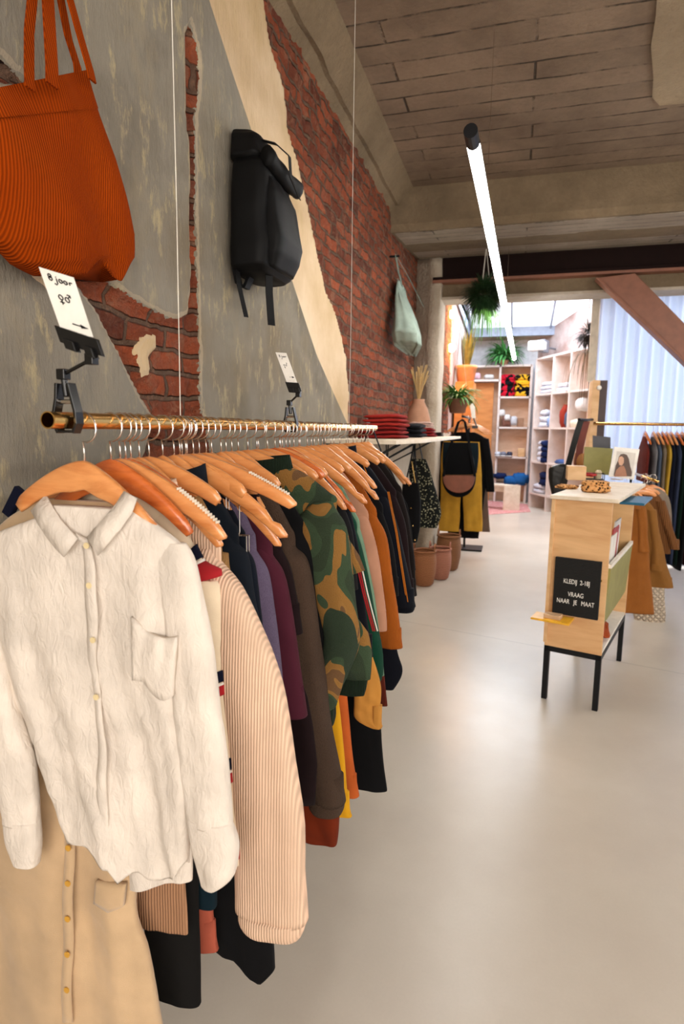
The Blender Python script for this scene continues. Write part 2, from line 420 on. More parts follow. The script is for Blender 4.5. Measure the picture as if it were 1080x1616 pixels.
def concrete(name, c, c2, boards=0, rough=.9):
    t = NT(name); t.rough(rough); t.b.inputs['Specular IOR Level'].default_value = .2
    v = t.obj()
    a = t.noise(v, 2.2, 6, .65); b = t.noise(v, 40, 4, .6)
    cc = t.ramp(a, [(.3, c2), (.6, c), (.8, tuple(min(255, x*1.12) for x in c))])
    cc = t.mix(t.math('MULTIPLY', b, .6), cc, srgb(tuple(x*.75 for x in c)))
    h = b
    if boards:
        nd = t.noise(v, 3, 3)
        sx = t.add('ShaderNodeSeparateXYZ'); t.link(v, sx.inputs[0])
        cb = t.add('ShaderNodeCombineXYZ'); t.link(sx.outputs['X'], cb.inputs[0])
        t.link(t.math('ADD', sx.outputs['Y' if boards > 0 else 'Z'], t.math('MULTIPLY', nd, .03)), cb.inputs[1])
        br = t.add('ShaderNodeTexBrick', offset=.37)
        t.setin(br, {'Vector': cb.outputs[0], 'Scale': 1.0, 'Brick Width': 1.9, 'Row Height': abs(boards), 'Mortar Size': .008, 'Mortar Smooth': .6, 'Bias': 0.0,
                     'Color1': (.9, .9, .9, 1), 'Color2': (.66, .66, .66, 1), 'Mortar': (.66, .66, .66, 1)})
        cc = t.mix(.6, cc, br.outputs['Color'], 'MULTIPLY')
        brk = t.ramp(t.noise(v, 5, 5, .7), [(.42, (0, 0, 0)), (.58, (255, 255, 255))])
        line = t.math('MULTIPLY', br.outputs['Fac'], brk)
        cc = t.mix(t.math('MULTIPLY', line, .92), cc, srgb(tuple(x*.4 for x in c)))
        pit = t.ramp(t.noise(t.obj((.5, 1, 1)), 7, 5, .75), [(.66, (0, 0, 0)), (.72, (255, 255, 255))])
        cc = t.mix(t.math('MULTIPLY', pit, .5), cc, srgb(tuple(x*.5 for x in c)))
        h = t.math('SUBTRACT', t.math('MULTIPLY', b, .4), line)
    t.base(cc); t.bump(h, .015, .8)
    return t.m
CONC = concrete('board_marked_concrete', (154, 134, 114), (116, 98, 82), .165)
CONCB = concrete('rough_concrete_beam', (136, 118, 94), (104, 90, 70))
CONCS = concrete('pale_board_marked_soffit', (178, 164, 146), (146, 132, 116), .13)
PLW = concrete('aged_white_plaster', (206, 194, 176), (170, 152, 130))
STEEL = plain('dark_brown_steel_paint', (26, 10, 7), .8)
RUST = plain('red_brown_steel_paint', (134, 84, 62), .5)
WHITEP = plain('white_wall_paint', (214, 216, 220), .8)

def floor_material():
    t = NT('polished_concrete_floor'); t.rough(.3)
    v = t.obj()
    a = t.noise(v, 1.1, 6, .6); b = t.noise(v, 6, 6, .7); c = t.noise(v, 120, 3)
    cc = t.ramp(a, [(.3, (190, 179, 165)), (.55, (202, 192, 178)), (.75, (211, 202, 190))])
    cc = t.mix(t.math('MULTIPLY', b, .12), cc, srgb((172, 160, 144)))
    cc = t.mix(t.math('MULTIPLY', c, .12), cc, srgb((140, 132, 122)))
    sx = t.add('ShaderNodeSeparateXYZ'); t.link(v, sx.inputs[0])
    l1 = t.math('LESS_THAN', t.math('ABSOLUTE', t.math('SUBTRACT', t.math('ADD', sx.outputs['Y'], t.math('MULTIPLY', sx.outputs['X'], .26)), 4.22)), .003)
    cc = t.mix(t.math('MULTIPLY', l1, .6), cc, srgb((110, 102, 94)))
    t.base(cc)
    t.link(t.math('ADD', t.math('MULTIPLY', b, .12), .25), t.b.inputs['Roughness'])
    t.bump(t.noise(v, 9, 3), .002, .3)
    return t.m
FLOORM = floor_material()
struct(MB().box(-1.3, 4.6, -3, 13.6, -.1, 0).build('floor', FLOORM))
struct(MB().box(-1.2, 4.6, -3, 6.3, CEIL, CEIL+.12).build('ceiling', CONC))
# ragged plaster patch on the ceiling at the right
pp = []
Lp = [(1040, -40), (1036, 20), (1028, 70), (1032, 118), (1030, 150), (1042, 163), (1100, 158), (1200, 140), (1200, -60)]
for x, y in Lp: pp.append(atz(x, y, CEIL-.002))
struct(MB().poly([Vector((p.x, p.y, CEIL-.014)) for p in pp], (0, 0, .02)).build('trim_1', concrete('smoothed_ceiling_plaster', (170, 152, 126), (148, 130, 106))))
# sloping concrete haunch along the wall head
R = []
for i in range(60):
    y = -3 + i*(7.95/59); j = .012*nz(y*4, 0, 2)
    R.append([(WX-.03, y, CEIL-.17+j), (WX+.01+j, y, CEIL-.13+j*2), (WX+.035+j*1.5, y, CEIL-.13+j), (WX+.12+j*2, y, CEIL-.03+j), (WX+.15, y, CEIL+.01), (WX-.03, y, CEIL+.01)])
struct(MB().rings(R).build('trim_2', CONCB))
# downstand beam with a rising soffit behind it
def xr(y): return 4.6
R = []
for i in range(50):
    x = WX-.1 + i*(4.6-WX+.1)/49; j = .012*nz(x*3, 4)
    R.append([(x, 4.88+j, CEIL+.02), (x, 4.86+j, 3.03+j*.4), (x, 4.90, 2.985+j*.4), (x, 5.6, 3.05), (x, 6.25, 3.13), (x, 6.25, CEIL+.02)])
struct(MB().rings(R).build('trim_3', CONCB))
o4 = struct(MB().box(WX, 4.6, 4.93, 6.19, 2.99, 3.0).build('trim_4', CONCS))
for v in o4.data.vertices: v.co.z = 2.984 + (v.co.y-4.9)*.107 - (0 if v.co.z > 2.995 else .006)
# steel beam, then the concrete lintel under it
sb = MB().box(-.86, 4.6, 6.2, 6.23, 2.93, 3.13).box(-.86, 4.6, 6.14, 6.30, 2.90, 2.93)
struct(sb.build('trim_5', STEEL, bevel=.003))
struct(MB().box(-.86, 4.6, 6.13, 6.36, 2.875, 2.90).build('trim_6', RUST))
struct(MB().box(-1.1, 4.6, 6.24, 6.5, 2.755, 2.876).build('trim_7', CONCB))
struct(MB().box(-1.1, 4.6, 6.22, 6.5, 2.73, 2.755).build('trim_8', PLW))
# pier: brick with a plaster edge
pr = MB(); R = []
for i in range(60):
    z = 3.12*i/59; j = .012*nz(z*5, 9)
    R.append([(-1.05, 6.2, z), (-.90+j, 6.19, z), (-.89+j, 6.15+j, z), (-.79+j*.6, 6.15+j, z), (-.775+j*.6, 6.18, z), (-.775+j*.6, 6.55, z), (-1.05, 6.55, z)])
struct(pr.rings(R).build('wall_pier', PLW, smooth=True))
# diagonal steel brace
br = MB().poly([aty(x, y, 6.08) for x, y in ((946, 438), (1003, 431), (1220, 652), (1220, 700))], (0, .10, 0))
br.poly([aty(x, y, 6.06) for x, y in ((941, 438), (947, 438), (1220, 699), (1220, 706))], (0, .13, 0))
struct(br.build('trim_9', RUST, bevel=.004))
# right and rear walls (out of view, they close the room)
struct(MB().box(4.6, 4.7, -3, 13.6, 0, 3.8).build('wall_right', WHITEP))
rw = MB().box(-1.2, -.9, -3.1, -3, 0, 3.3).box(4.2, 4.7, -3.1, -3, 0, 3.3).box(-.9, 4.2, -3.1, -3, 0, .6).box(-.9, 4.2, -3.1, -3, 2.95, 3.3)
struct(rw.build('wall_rear', WHITEP))
# rear extension: back wall, ceiling with skylight, brick side wall
struct(MB().box(-1.4, 4.6, 13.15, 13.3, 0, 4.4).build('wall_back', WHITEP))
PB = concrete('whitewashed_brick', (206, 186, 180), (150, 104, 88))
cs = MB().box(-1.3, 4.6, 6.5, 9.0, 3.5, 3.6).box(-1.3, -.98, 9.0, 13.2, 3.5, 3.6).box(1.28, 4.6, 9.0, 13.2, 3.5, 3.6).box(-1.3, 4.6, 12.66, 13.2, 3.30, 3.40)
struct(cs.build('ceiling_back', plain('pale_back_ceiling', (184, 160, 140), .85)))
gl = NT('bright_skylight_glass'); gl.b.inputs['Emission Color'].default_value = srgb((226, 238, 255)); gl.b.inputs['Emission Strength'].default_value = 1.3
def zs_(y): return 4.15 - (y-9.0)*.19
sk = struct(MB().poly([(-.95, 9.0, zs_(9)), (1.25, 9.0, zs_(9)), (1.25, 12.6, zs_(12.6)), (-.95, 12.6, zs_(12.6))], (0, 0, .02)).build('window_1', gl.m))
fr = MB()
for x in (-.97, -.2, .52, 1.22): fr.poly([(x, 9.0, zs_(9)-.05), (x+.03, 9.0, zs_(9)-.05), (x+.03, 12.6, zs_(12.6)-.05), (x, 12.6, zs_(12.6)-.05)], (0, 0, .05))
fr.box(-.98, 1.28, 12.58, 12.68, 3.30, zs_(12.6)+.02).box(-.98, 1.28, 8.96, 9.0, 3.5, 4.2)
fr.poly([(-1.0, 9.0, 3.5), (-1.0, 9.0, 4.2), (-1.0, 12.6, 3.5), (-1.0, 12.6, 3.3)], (.02, 0, 0)).poly([(1.25, 9.0, 3.5), (1.25, 9.0, 4.2), (1.25, 12.6, 3.5), (1.25, 12.6, 3.3)], (.02, 0, 0))
struct(fr.build('trim_10', plain('grey_skylight_frame', (150, 160, 178), .5)))
# brown steel joists of the extension
js = MB()
js.box(-1.0, 2.2, 8.35, 8.43, 3.12, 3.30)
for x in (-.2, .45, .95, 1.5):
    js.obox((x, 7.4, 3.30), (.25, .97, 0), (0, 0, 1), (.97, -.25, 0), 1.0, .07, .035)
struct(js.build('trim_11', plain('rust_brown_joists', (120, 62, 44), .6)))
a0 = Vector((.32, 13.2, 0)); a1 = Vector((2.16, 9.3, 0)); e = (a1-a0).normalized()
struct(MB().poly([a0, a1, a1+Vector((.1, .05, 0)), a0+Vector((.1, .05, 0))], (0, 0, 3.6)).build('wall_side', PB))
struct(MB().box(-1.32, -1.02, 9.5, 13.2, 0, 3.7).build('wall_extension', PB))
# ------------------------------------------------------------------ lamp, suspended rail, wires
TUBE = NT('glowing_tube'); TUBE.b.inputs['Emission Color'].default_value = (1, .97, .92, 1); TUBE.b.inputs['Emission Strength'].default_value = 46
BLKM = plain('matt_black_metal', (24, 24, 26), .45)
BRASS = NT('polished_brass'); BRASS.base(srgb((236, 190, 116))); BRASS.b.inputs['Metallic'].default_value = 1; BRASS.rough(.16)
CHROME = NT('bright_wire'); CHROME.base(srgb((214, 206, 198))); CHROME.b.inputs['Metallic'].default_value = 1; CHROME.rough(.2)
TUBE_SHADE = plain('painted_tube_shade', (14, 12, 10), .8)
def tube_lamp(p0, p1, label, r=.024):
    p0 = Vector(p0); p1 = Vector(p1); d = (p1-p0).normalized()
    t = thing('tube_lamp', label, 'lamp', tuple(p0))
    MB().tube([p0+d*.10, p1-d*.02], r, 14).build('glowing_tube', TUBE.m, t, smooth=True)
    MB().tube([p0, p0+d*.10], r*1.06, 14).build('end_cap', BLKM, t, smooth=False)
    MB().tube([p1-d*.02, p1], r*1.02, 14).build('end_cap', BLKM, t)
    side = d.cross(Vector((0, 0, 1))).normalized(); R = []
    for e_ in (p0+d*.1, p1-d*.02): R.append([e_ + side*math.cos(q)*r*1.12 + Vector((0, 0, math.sin(q)*r*1.12)) for q in [PI*j/12 for j in range(13)]] + [e_ + side*math.cos(q)*r*1.03 + Vector((0, 0, math.sin(q)*r*1.03)) for q in [PI*(12-j)/12 for j in range(13)]])
    MB().rings(R).build('housing', BLKM, t)  # half shell added above the tube to block its upward light
    for q in (.12, .5, .88):
        a = p0.lerp(p1, q)
        if a.y < 6.2: MB().tube([a, (a.x, a.y, CEIL)], .0012, 5).build('hanging_wire', CHROME.m, t)
    return t
tube_lamp(atz(743, 206, 2.5), atz(812, 566, 2.5)+Vector((0, 0, 0)), 'long white glowing tube lamp hung below the concrete ceiling')
tube_lamp((1.9, -1.2, 2.7), (1.9, 5.2, 2.7), 'tube lamp hung over the right side of the shop')  # lamp added outside the view to brighten the floor
tube_lamp((3.4, -1.2, 2.7), (3.4, 5.2, 2.7), 'tube lamp hung along the right wall of the shop')  # second added lamp, also out of view, for more light from above

RX = -.65
P0 = atx(75, 662.5, RX); P1 = atx(592, 675.5, RX); RZ = (P0.z+P1.z)/2; RY0, RY1 = P0.y, P1.y
RR = .0128
rail = thing('clothes_rail', 'polished brass tube rail hung along the peeling left wall', 'clothes rail', (RX, RY0, RZ))
def ringprof(r1, y): return [(RX+r1*math.cos(2*PI*j/32), y, RZ+r1*math.sin(2*PI*j/32)) for j in range(32)]
MB().rings([ringprof(RR-.0018, RY0+.12), ringprof(RR-.0018, RY0), ringprof(RR, RY0), ringprof(RR, RY1), ringprof(RR-.002, RY1)], caps=False).build('tube', BRASS.m, rail, smooth=False)
MB().rings([ringprof(RR-.0019, RY0+.13), ringprof(.001, RY0+.131)], caps=True).build('shade_disc', TUBE_SHADE, rail)  # near-black disc inside the tube, painting the shade of its hollow end
WIRE = plain('white_cord', (226, 220, 208), .6)
for px in (285, 551):
    Y = atx(px, 665, RX).y
    MB().tube([(RX, Y, RZ+RR), (RX+.002, Y, RZ+.4), (RX, Y, RZ+1.2), (RX, Y, CEIL)], .0009, 6).tube([(RX+(RR+.001)*math.cos(q/8*2*PI), Y, RZ+(RR+.001)*math.sin(q/8*2*PI)) for q in range(9)], .0012, 5).build('hanging_cord', WIRE, rail)

# ------------------------------------------------------------------ hangers
HWOOD = wood('varnished_beech', (220, 150, 90), (194, 118, 62), .28, (6, 30, 30), .5)
HWOOD2 = wood('reddish_varnished_beech', (210, 112, 52), (168, 78, 32), .25, (6, 30, 30), .5)
GRIP = plain('clear_grip_ridge', (232, 220, 200), .3)
STAMP = plain('dark_stamp', (70, 34, 18), .6)
def hanger(Y, label, X=RX, zr=None, half=.20, yaw=0.0, wood_=None, notch=False, grip=False, clips=False, stamp=False, group='wooden hangers along the brass rail', drop=.105, tilt=0.0, along=False, yj=0, curve=.018, hookr=.0235, name='clothes_hanger', detail=True):
    zr = RZ if zr is None else zr
    rr = RR
    t = thing(name, label, 'hanger', (X, Y, zr-.085), group)
    c, s = math.cos(yaw), math.sin(yaw)
    if along: c, s = math.cos(yaw+PI/2), math.sin(yaw+PI/2)
    def W(x, y, z): return (X + x*c - y*s, Y + x*s + y*c, zr + z + x*tilt)
    # body
    R = []; N = 30 if detail else 14
    for i in range(N+1):
        u = -1+2*i/N; a = abs(u)
        top = -.062 - drop*(a**1.45) - .006*max(0, 1-a*6)*0
        wd = pl([(0, .052), (.12, .05), (.35, .040), (.7, .031), (.93, .029), (1, .012)], a)
        if notch and .84 < a < .90: top -= .009; wd -= .009
        bot = top - wd
        if a < .2: bot += .006*(1-a/.2)
        if a > .98: top -= .006
        th = pl([(0, .0065), (.8, .0065), (1, .004)], a)*(1.0 if detail else 1)
        fy = -curve*a*a           # gentle forward curve of the arms
        x = u*half; e = .003
        R.append([W(x, fy-th, bot+e), W(x, fy-th, top-e), W(x, fy-th+e, top), W(x, fy+th-e, top), W(x, fy+th, top-e), W(x, fy+th, bot+e), W(x, fy+th-e, bot), W(x, fy-th+e, bot)])
    MB().rings(R).build('body', wood_ or HWOOD, t, smooth=True)
    pts = [W(0, 0, -.072), W(0, 0, -.045)]
    cz = rr - hookr + .0015
    for q in range(0, 15):
        an = math.radians(-95 + 255*q/14)
        pts.append(W(hookr*math.cos(an)*1.0, 0, cz + hookr*math.sin(an)))
    MB().tube(pts, .0017, 7).build('hook', CHROME.m, t, smooth=True)
    if grip:
        m = MB()
        for k in range(16):
            a = .56+.024*k; x = a*half
            top = -.062 - drop*(a**1.45)
            m.box(0, 0, 0, 0, 0, 0); m.v = m.v[:-8]; m.f = m.f[:-6]
            p = Vector(W(x, -curve*a*a, top+.0015)); m.obox(p, (c, s, 0), (-s, c, 0), (0, 0, 1), .0012, .0055, .002)
        m.build('grip_strip', GRIP, t)
    if stamp:
        m = MB()
        for k in (0, 1, 2, 3, 5, 6, 7):
            a = .018+.0072*k; m.obox(W(a, -.0085, -.062-drop*((a/half)**1.45)-.024), (c*.96, s*.96, -.28), (-s, c, 0), (.28*c, .28*s, .96), .0024, .0006, .0038)
        m.build('stamp', STAMP, t)
    if clips:
        for sx in (-1, 1):
            m = MB(); x = sx*half*.55; zc = -.062-drop-.028
            m.tube([W(x, 0, -.062-drop*.45-.02), W(x+.004, -.008, zc+.02), W(x, -.008, zc+.01)], .0015, 6)
            for q in (-.006, .006): m.tube([W(x-.018, q, zc-.02), W(x-.018, q, zc+.012), W(x+.018, q, zc+.012), W(x+.018, q, zc-.02), W(x-.018, q, zc-.02)], .0016, 6)
            m.build('metal_clip', CHROME.m, t)
    return t

# ------------------------------------------------------------------ garments
def super_ring(cx, cy, z, a, b, n, ex, fold, seed, yaw=0, zf=None, tfold=1.0):
    R = []
    for j in range(n):
        th = 2*PI*j/n
        c, s = math.cos(th), math.sin(th)
        x = math.copysign(abs(c)**ex, c)*a; y = math.copysign(abs(s)**ex, s)*b
        f = fold*(nz(x*17+seed, z*1.6, seed*1.7)*1.2 + .6*nz(x*38+seed, z*4.5, seed) + .35*nz(x*30+z*34+seed, z*22-x*12, seed))
        wgt = abs(s)**.6
        y += f*(wgt)*(1 if s > 0 else 1)
        x += fold*.8*nz(z*6, seed*3.1, math.copysign(1, c))*abs(c)
        X = cx + x*math.cos(yaw) - y*math.sin(yaw); Yv = cy + x*math.sin(yaw) + y*math.cos(yaw)
        zz = z + (zf(x/a if a else 0, s) if zf else 0)
        R.append((X, Yv, zz))
    return R
def loft(mb, st, n=44, ex=.8, fold=.006, seed=1, hem=None, yaw=0, lip=True, steps=34):
    """st: [(z, x_left, x_right, y, half_depth)] from the top down; smooth resample; the hem turns in to show thickness"""
    st = sorted(st, key=lambda q: -q[0])
    zs = [q[0] for q in st]
    def cr(k, i, t):
        g = lambda m: st[max(0, min(len(st)-1, m))][k]
        a, b, c, d = g(i-1), g(i), g(i+1), g(i+2)
        m1 = (c-a)/2; m2 = (d-b)/2
        if (b-a)*(c-b) <= 0: m1 = 0
        if (c-b)*(d-c) <= 0: m2 = 0
        h00 = 2*t**3-3*t**2+1; h10 = t**3-2*t**2+t; h01 = -2*t**3+3*t**2; h11 = t**3-t**2
        return h00*b+h10*m1+h01*c+h11*m2
    R = []; tot = zs[0]-zs[-1]
    per = max(1, steps//(len(st)-1))
    S = []
    for i in range(len(st)-1):
        for k in range(per):
            t = k/per; S.append([cr(m, i, t) for m in range(5)])
    S.append(list(st[-1]))
    for z, xl, xr_, y, d in S:
        t = (zs[0]-z)/tot
        f = fold*min(1, .15+1.3*t)
        zf = (lambda u, s, t=t: (hem(u, s)*max(0, (t-.55)/.45))) if hem else None
        R.append(super_ring((xl+xr_)/2, y, z, abs(xr_-xl)/2, d, n, ex, f, seed, yaw, zf))
    if lip:
        z, xl, xr_, y, d = S[-1]; a = abs(xr_-xl)/2
        for q, (ka, dz) in enumerate(((.93, .0005), (.90, .02), (.86, .07))):
            zf = (lambda u, s: hem(u, s)) if hem else None
            R.append(super_ring((xl+xr_)/2, y, z+dz, a*ka, d*(ka-.12*(q > 0)), n, ex, fold, seed, yaw, zf))
    mb.rings(R, caps=True)
    return mb
def px(Y, x, y):
    p = aty(x, y, Y); return p.x, p.z
def hung_top(name, label, cat, Y, S, path, cuffw, hem_y, mat, seed=1, depth=.024, sd=.03, group=None, slw=.14, sleeve_mat=None, body_in=.035,
             cuff=None, collar=None, fold=.011, sleevedy=0.0, body_right=None, X=RX, hem=None, ribhem=None, hold='', neckw=.085):
    """a garment hanging from its shoulders: body, two sleeves, collar, cuffs"""
    sx, sz = px(Y, *S); hs = sx - X
    t = thing(name, label, cat, (X, Y, RZ-.09), group)
    zc = RZ-.062
    hz = px(Y, *hem_y)[1] if isinstance(hem_y, tuple) else hem_y
    sz = min(sz, zc-.055); dropp = (zc+.012-sz)/.975**1.45
    kn = neckw*1.15/hs
    st = [(zc+.010-dropp*kn**1.45, X-neckw*1.1, X+neckw*1.1, Y, depth*.8),
          *[(zc+.012-dropp*k**1.45, X-hs*k, X+hs*k, Y, depth*dk) for k, dk in ((.62, .95), (.78, 1), (.9, .95), (.975, .8))],
          (sz-.055, X-hs+.004, X+hs-.004, Y, depth*1.05), (sz-.2, X-hs+body_in, X+hs-body_in, Y, depth*1.1)]
    if body_right:
        for (x, y) in body_right:
            q = px(Y, x, y); st.append((q[1], X-(q[0]-X), q[0], Y, depth*1.05))
        hz = st[-1][0]
    else:
        st += [((sz+hz)/2, X-hs+body_in, X+hs-body_in, Y, depth*1.05), (hz, X-hs+body_in*.7, X+hs-body_in*.7, Y, depth)]
    body = loft(MB(), st, 56, .75, fold, seed, hem).build('body', mat, t, smooth=True)
    # sleeves
    pr = [(sx, sz)] + [px(Y, x, y) for x, y in path]
    z0, z1 = pr[0][1], pr[-1][1]
    rs = [(z0-.004, sx-.06, sx-.015, Y+sleevedy*.3, sd*.4)]
    for i, (xx, zz) in enumerate(pr):
        u = (z0-zz)/(z0-z1); wd = lerp(slw, cuffw, u**.8)
        if i == 0: rs.append((zz-.03, xx-slw*.6, xx, Y+sleevedy*.6, sd*.8))
        else: rs.append((zz, xx-wd, xx, Y+sleevedy*(1+u), sd))
    sm = sleeve_mat or mat
    slv = [None, None]
    slv[0] = loft(MB(), rs, 40, .85, fold*.8, seed+3).build('sleeve', sm, t, smooth=True)
    slv[1] = loft(MB(), [(z, 2*X-b, 2*X-a, y, d) for z, a, b, y, d in rs], 32, .85, fold*.8, seed+9).build('sleeve', sm, t, smooth=True)
    if cuff:
        cm, ch = cuff
        z, a, b, y, d = rs[-1]
        for sg in (1, -1):
            aa, bb = (a, b) if sg > 0 else (2*X-b, 2*X-a)
            loft(MB(), [(z+.004, aa+.004, bb-.004, y, d*1.03), (z-ch*.5, aa+.003, bb-.003, y, d*1.05), (z-ch, aa+.010, bb-.008, y, d*.95)], 40, .85, fold*.3, seed+5, steps=8).build('cuff', cm, slv[0 if sg > 0 else 1], smooth=True)
    if collar:
        cm, ch, cw = collar; zcol = zc-.004-dropp*(cw/hs)**1.45
        R = []
        for k in range(7):
            u = k/6
            R.append([(X+cw*(1-.1*u)*math.cos(q)*1.0, Y+depth*1.15*math.sin(q)*(1+.1*u), zcol+ch*u*(.75+.25*abs(math.cos(q)))-.018*max(0, -math.sin(q))*(1-u*.5)) for q in [2*PI*j/36 for j in range(36)]])
        R += [[(X+(p[0]-X)*.9, Y+(p[1]-Y)*.86, p[2]-.004) for p in R[-1]], [(X+(p[0]-X)*.86, Y+(p[1]-Y)*.8, p[2]-.03) for p in R[-1]]]
        MB().rings(R, caps=False).build('collar', cm, t, smooth=True)
    if ribhem:
        rm, rh = ribhem; z, a, b, y, d = st[-1]
        loft(MB(), [(z+.004, a+.006, b-.006, y, d*1.02), (z-rh*.5, a+.01, b-.01, y, d*.98), (z-rh, a+.016, b-.016, y, d*.9)], 56, .75, fold, seed, steps=8).build('ribbed_hem', rm, body, smooth=True)
    return t, st, rs
def hung_slab(name, label, cat, Y, prof, mat, seed=1, depth=.02, group=None, ztop=None, X=RX, fold=.006, waist=None, hem=None, left=None, legs=0):
    """trousers or a skirt hung from clips. prof: pixel right edges; left: pixel left edges or mirrored"""
    P = [px(Y, *q) for q in prof]
    L = [px(Y, *q) for q in left] if left else [(2*X-a, b) for a, b in P]
    zt = ztop if ztop else P[0][1]
    t = thing(name, label, cat, (X, Y, zt), group)
    st = [(b, L[i][0], a, Y, depth*(.7 if i == 0 else 1)) for i, (a, b) in enumerate(P)]
    if legs:
        z0 = st[0][0]; z1 = st[-1][0]; zc = lerp(z0, z1, .25)
        xm0 = (st[0][1]+st[0][2])/2; xm1 = (st[-1][1]+st[-1][2])/2
        def at_(z): 
            S2 = sorted(st, key=lambda q: q[0]); return pl([(q[0], q[1]) for q in S2], z), pl([(q[0], q[2]) for q in S2], z)
        l_, r_ = at_(zc)
        loft(MB(), [(z0, st[0][1], st[0][2], Y, depth*.8), (lerp(z0, zc, .5), *at_(lerp(z0, zc, .5)), Y, depth), (zc, l_, r_, Y, depth)], 48, .75, fold, seed, lip=False, steps=10).build('waist', mat, t, smooth=True)
        for sg in (0, 1):
            q = []
            for k in range(6):
                z = lerp(zc+.02, z1, k/5); a, b = at_(z); m = (a+b)/2; g = .006+.02*k/5
                q.append((z, a, m-g, Y, depth*.95) if sg == 0 else (z, m+g, b, Y, depth*.95))
            loft(MB(), q, 36, .8, fold, seed+sg, steps=20).build('trouser_leg', mat, t, smooth=True)
    else:
        loft(MB(), st, 52, .75, fold, seed, hem).build('cloth', mat, t, smooth=True)
    if waist:
        z, a, b, y, d = st[0]
        loft(MB(), [(z+.002, a, b, y, d*1.25), (z-.035, a-.003, b+.003, y, d*1.3)], 48, .75, .001, seed, steps=4).build('waistband', waist, t, smooth=True)
    return t
# ------------------------------------------------------------------ garments on the brass rail, front to back
FG = 'clothes on the brass rail'
VOILE = cloth('white_crinkled_cotton', (230, 219, 207), 'crinkle', trans=.1)
CREAMC = cloth('cream_jersey', (226, 208, 180))
SATIN = cloth('beige_tan_satin', (196, 166, 130), rough=.5, sheen=.3)
PEACH = cloth('peach_corduroy', (236, 200, 172), 'cord')
DENIM = cloth('dark_blue_denim', (34, 48, 66), 'denim')
NAVY = cloth('navy_cotton', (26, 36, 54)); LAV = cloth('lavender_wool', (116, 102, 130), 'knit', scale=1.5)
BURG = cloth('burgundy_cotton', (70, 26, 40)); BROWNK = cloth('dark_brown_wool', (80, 62, 50), 'knit', scale=1.3)
CAMO = cloth('green_brown_camouflage_knit', (50, 72, 50), 'camo'); CAMOR = cloth('dark_green_rib', (44, 66, 46), 'rib')
GREEN = cloth('bottle_green_wool', (16, 72, 52), 'knit', scale=1.5); RUSTC = cloth('rust_corduroy', (168, 88, 24), 'cord', scale=1.2)
TAUPE = cloth('dusty_pink_cotton', (176, 128, 104)); BLK = cloth('black_cotton', (20, 20, 24)); BLK2 = cloth('ink_blue_black_cotton', (20, 24, 38))
PLUM = cloth('dark_plum_cotton', (44, 24, 28)); TANK = cloth('tan_knit', (184, 140, 88), 'knit'); TEAL = cloth('dark_teal_cotton', (20, 52, 66))
SALM = cloth('salmon_cotton', (168, 84, 64)); BRCORD = cloth('light_brown_corduroy', (174, 130, 98), 'cord', scale=.9)
YEL = cloth('mustard_yellow_cotton', (206, 150, 26)); RUSTP = cloth('rust_orange_cotton', (178, 86, 36)); MAR = cloth('maroon_cord', (92, 34, 22), 'cord')
REDM = cloth('red_trim', (166, 36, 42)); NVM = cloth('navy_trim', (24, 30, 62)); WHT = cloth('white_trim', (226, 220, 210)); ORM = cloth('orange_piping', (190, 108, 30))
BTN = plain('pearl_button', (226, 206, 160), .3); YBTN = plain('amber_button', (206, 154, 60), .3); BRC = cloth('dark_brown_cord', (92, 52, 28), 'cord')
INK = plain('faded_brown_ink', (150, 110, 80), .8)

# --- 1: the white shirt in front
Y1 = .80
hanger(Y1, 'wooden hanger at the very front, its left arm poking out over the white shirt', half=.135, yaw=0, drop=.085, tilt=-.14, curve=0)
sh = thing('shirt', 'crinkled white long sleeved shirt with a chest pocket, first on the rail', 'shirt', (RX, Y1, RZ-.1), FG)
def S(y, xl, xr_, dy=0, d=.02):
    a = px(Y1, xl, y); b = px(Y1, xr_, y); return ((a[1]+b[1])/2, a[0], b[0], Y1+dy, d)
def hem1(u, s):
    f = .010*math.sin(u*9)
    if s < 0: return f + pl([(-1, .02), (-.45, -.0), (-.1, .0), (-.02, -.035), (.5, -.012), (.8, -.02), (1, .02)], u)
    return f + pl([(-1, .0), (-.5, -.0), (.1, -.05), (.6, -.045), (1, .01)], u)
body = [S(800, 84, 212, 0, .014), S(820, 62, 244, 0, .018), S(842, 14, 278), S(866, -36, 300), S(900, -42, 306), S(1000, -25, 306), S(1080, 0, 306), S(1160, 40, 305), S(1250, 74, 303), S(1350, 106, 300)]
loft(MB(), body, 120, .72, .016, 4.2, hem1, steps=70).build('body', VOILE, sh, smooth=True)
yS = Y1-.004
def S2(y, xl, xr_, dy=0, d=.02):
    a = px(Y1, xl, y); b = px(Y1, xr_, y); return ((a[1]+b[1])/2, a[0], b[0], Y1+dy, d)
loft(MB(), [S2(856, 250, 294, 0, .010), S2(884, 246, 309, 0, .017), S2(940, 252, 321, 0, .0195), S2(1010, 262, 334, 0, .021), S2(1090, 272, 346, 0, .022), S2(1180, 284, 358, -.002, .021), S2(1250, 294, 364, -.004, .020), S2(1294, 302, 366, -.006, .018)], 44, .85, .011, 7, steps=40).build('sleeve', VOILE, sh, smooth=True)
loft(MB(), [S2(1286, 301, 367, -.008, .021), S2(1320, 306, 380, -.009, .022), S2(1368, 316, 374, -.009, .02), S2(1390, 322, 352, -.009, .016)], 44, .85, .007, 9, steps=16).build('cuff', VOILE, sh, smooth=True)
loft(MB(), [S2(860, -62, -20, 0, .012), S2(900, -78, -16, 0, .02), S2(1000, -64, 4, -.004, .024), S2(1100, -36, 30, -.008, .024), S2(1200, 0, 62, -.01, .022), S2(1290, 18, 66, -.012, .02)], 44, .85, .009, 17, steps=40).build('sleeve', VOILE, sh, smooth=True)
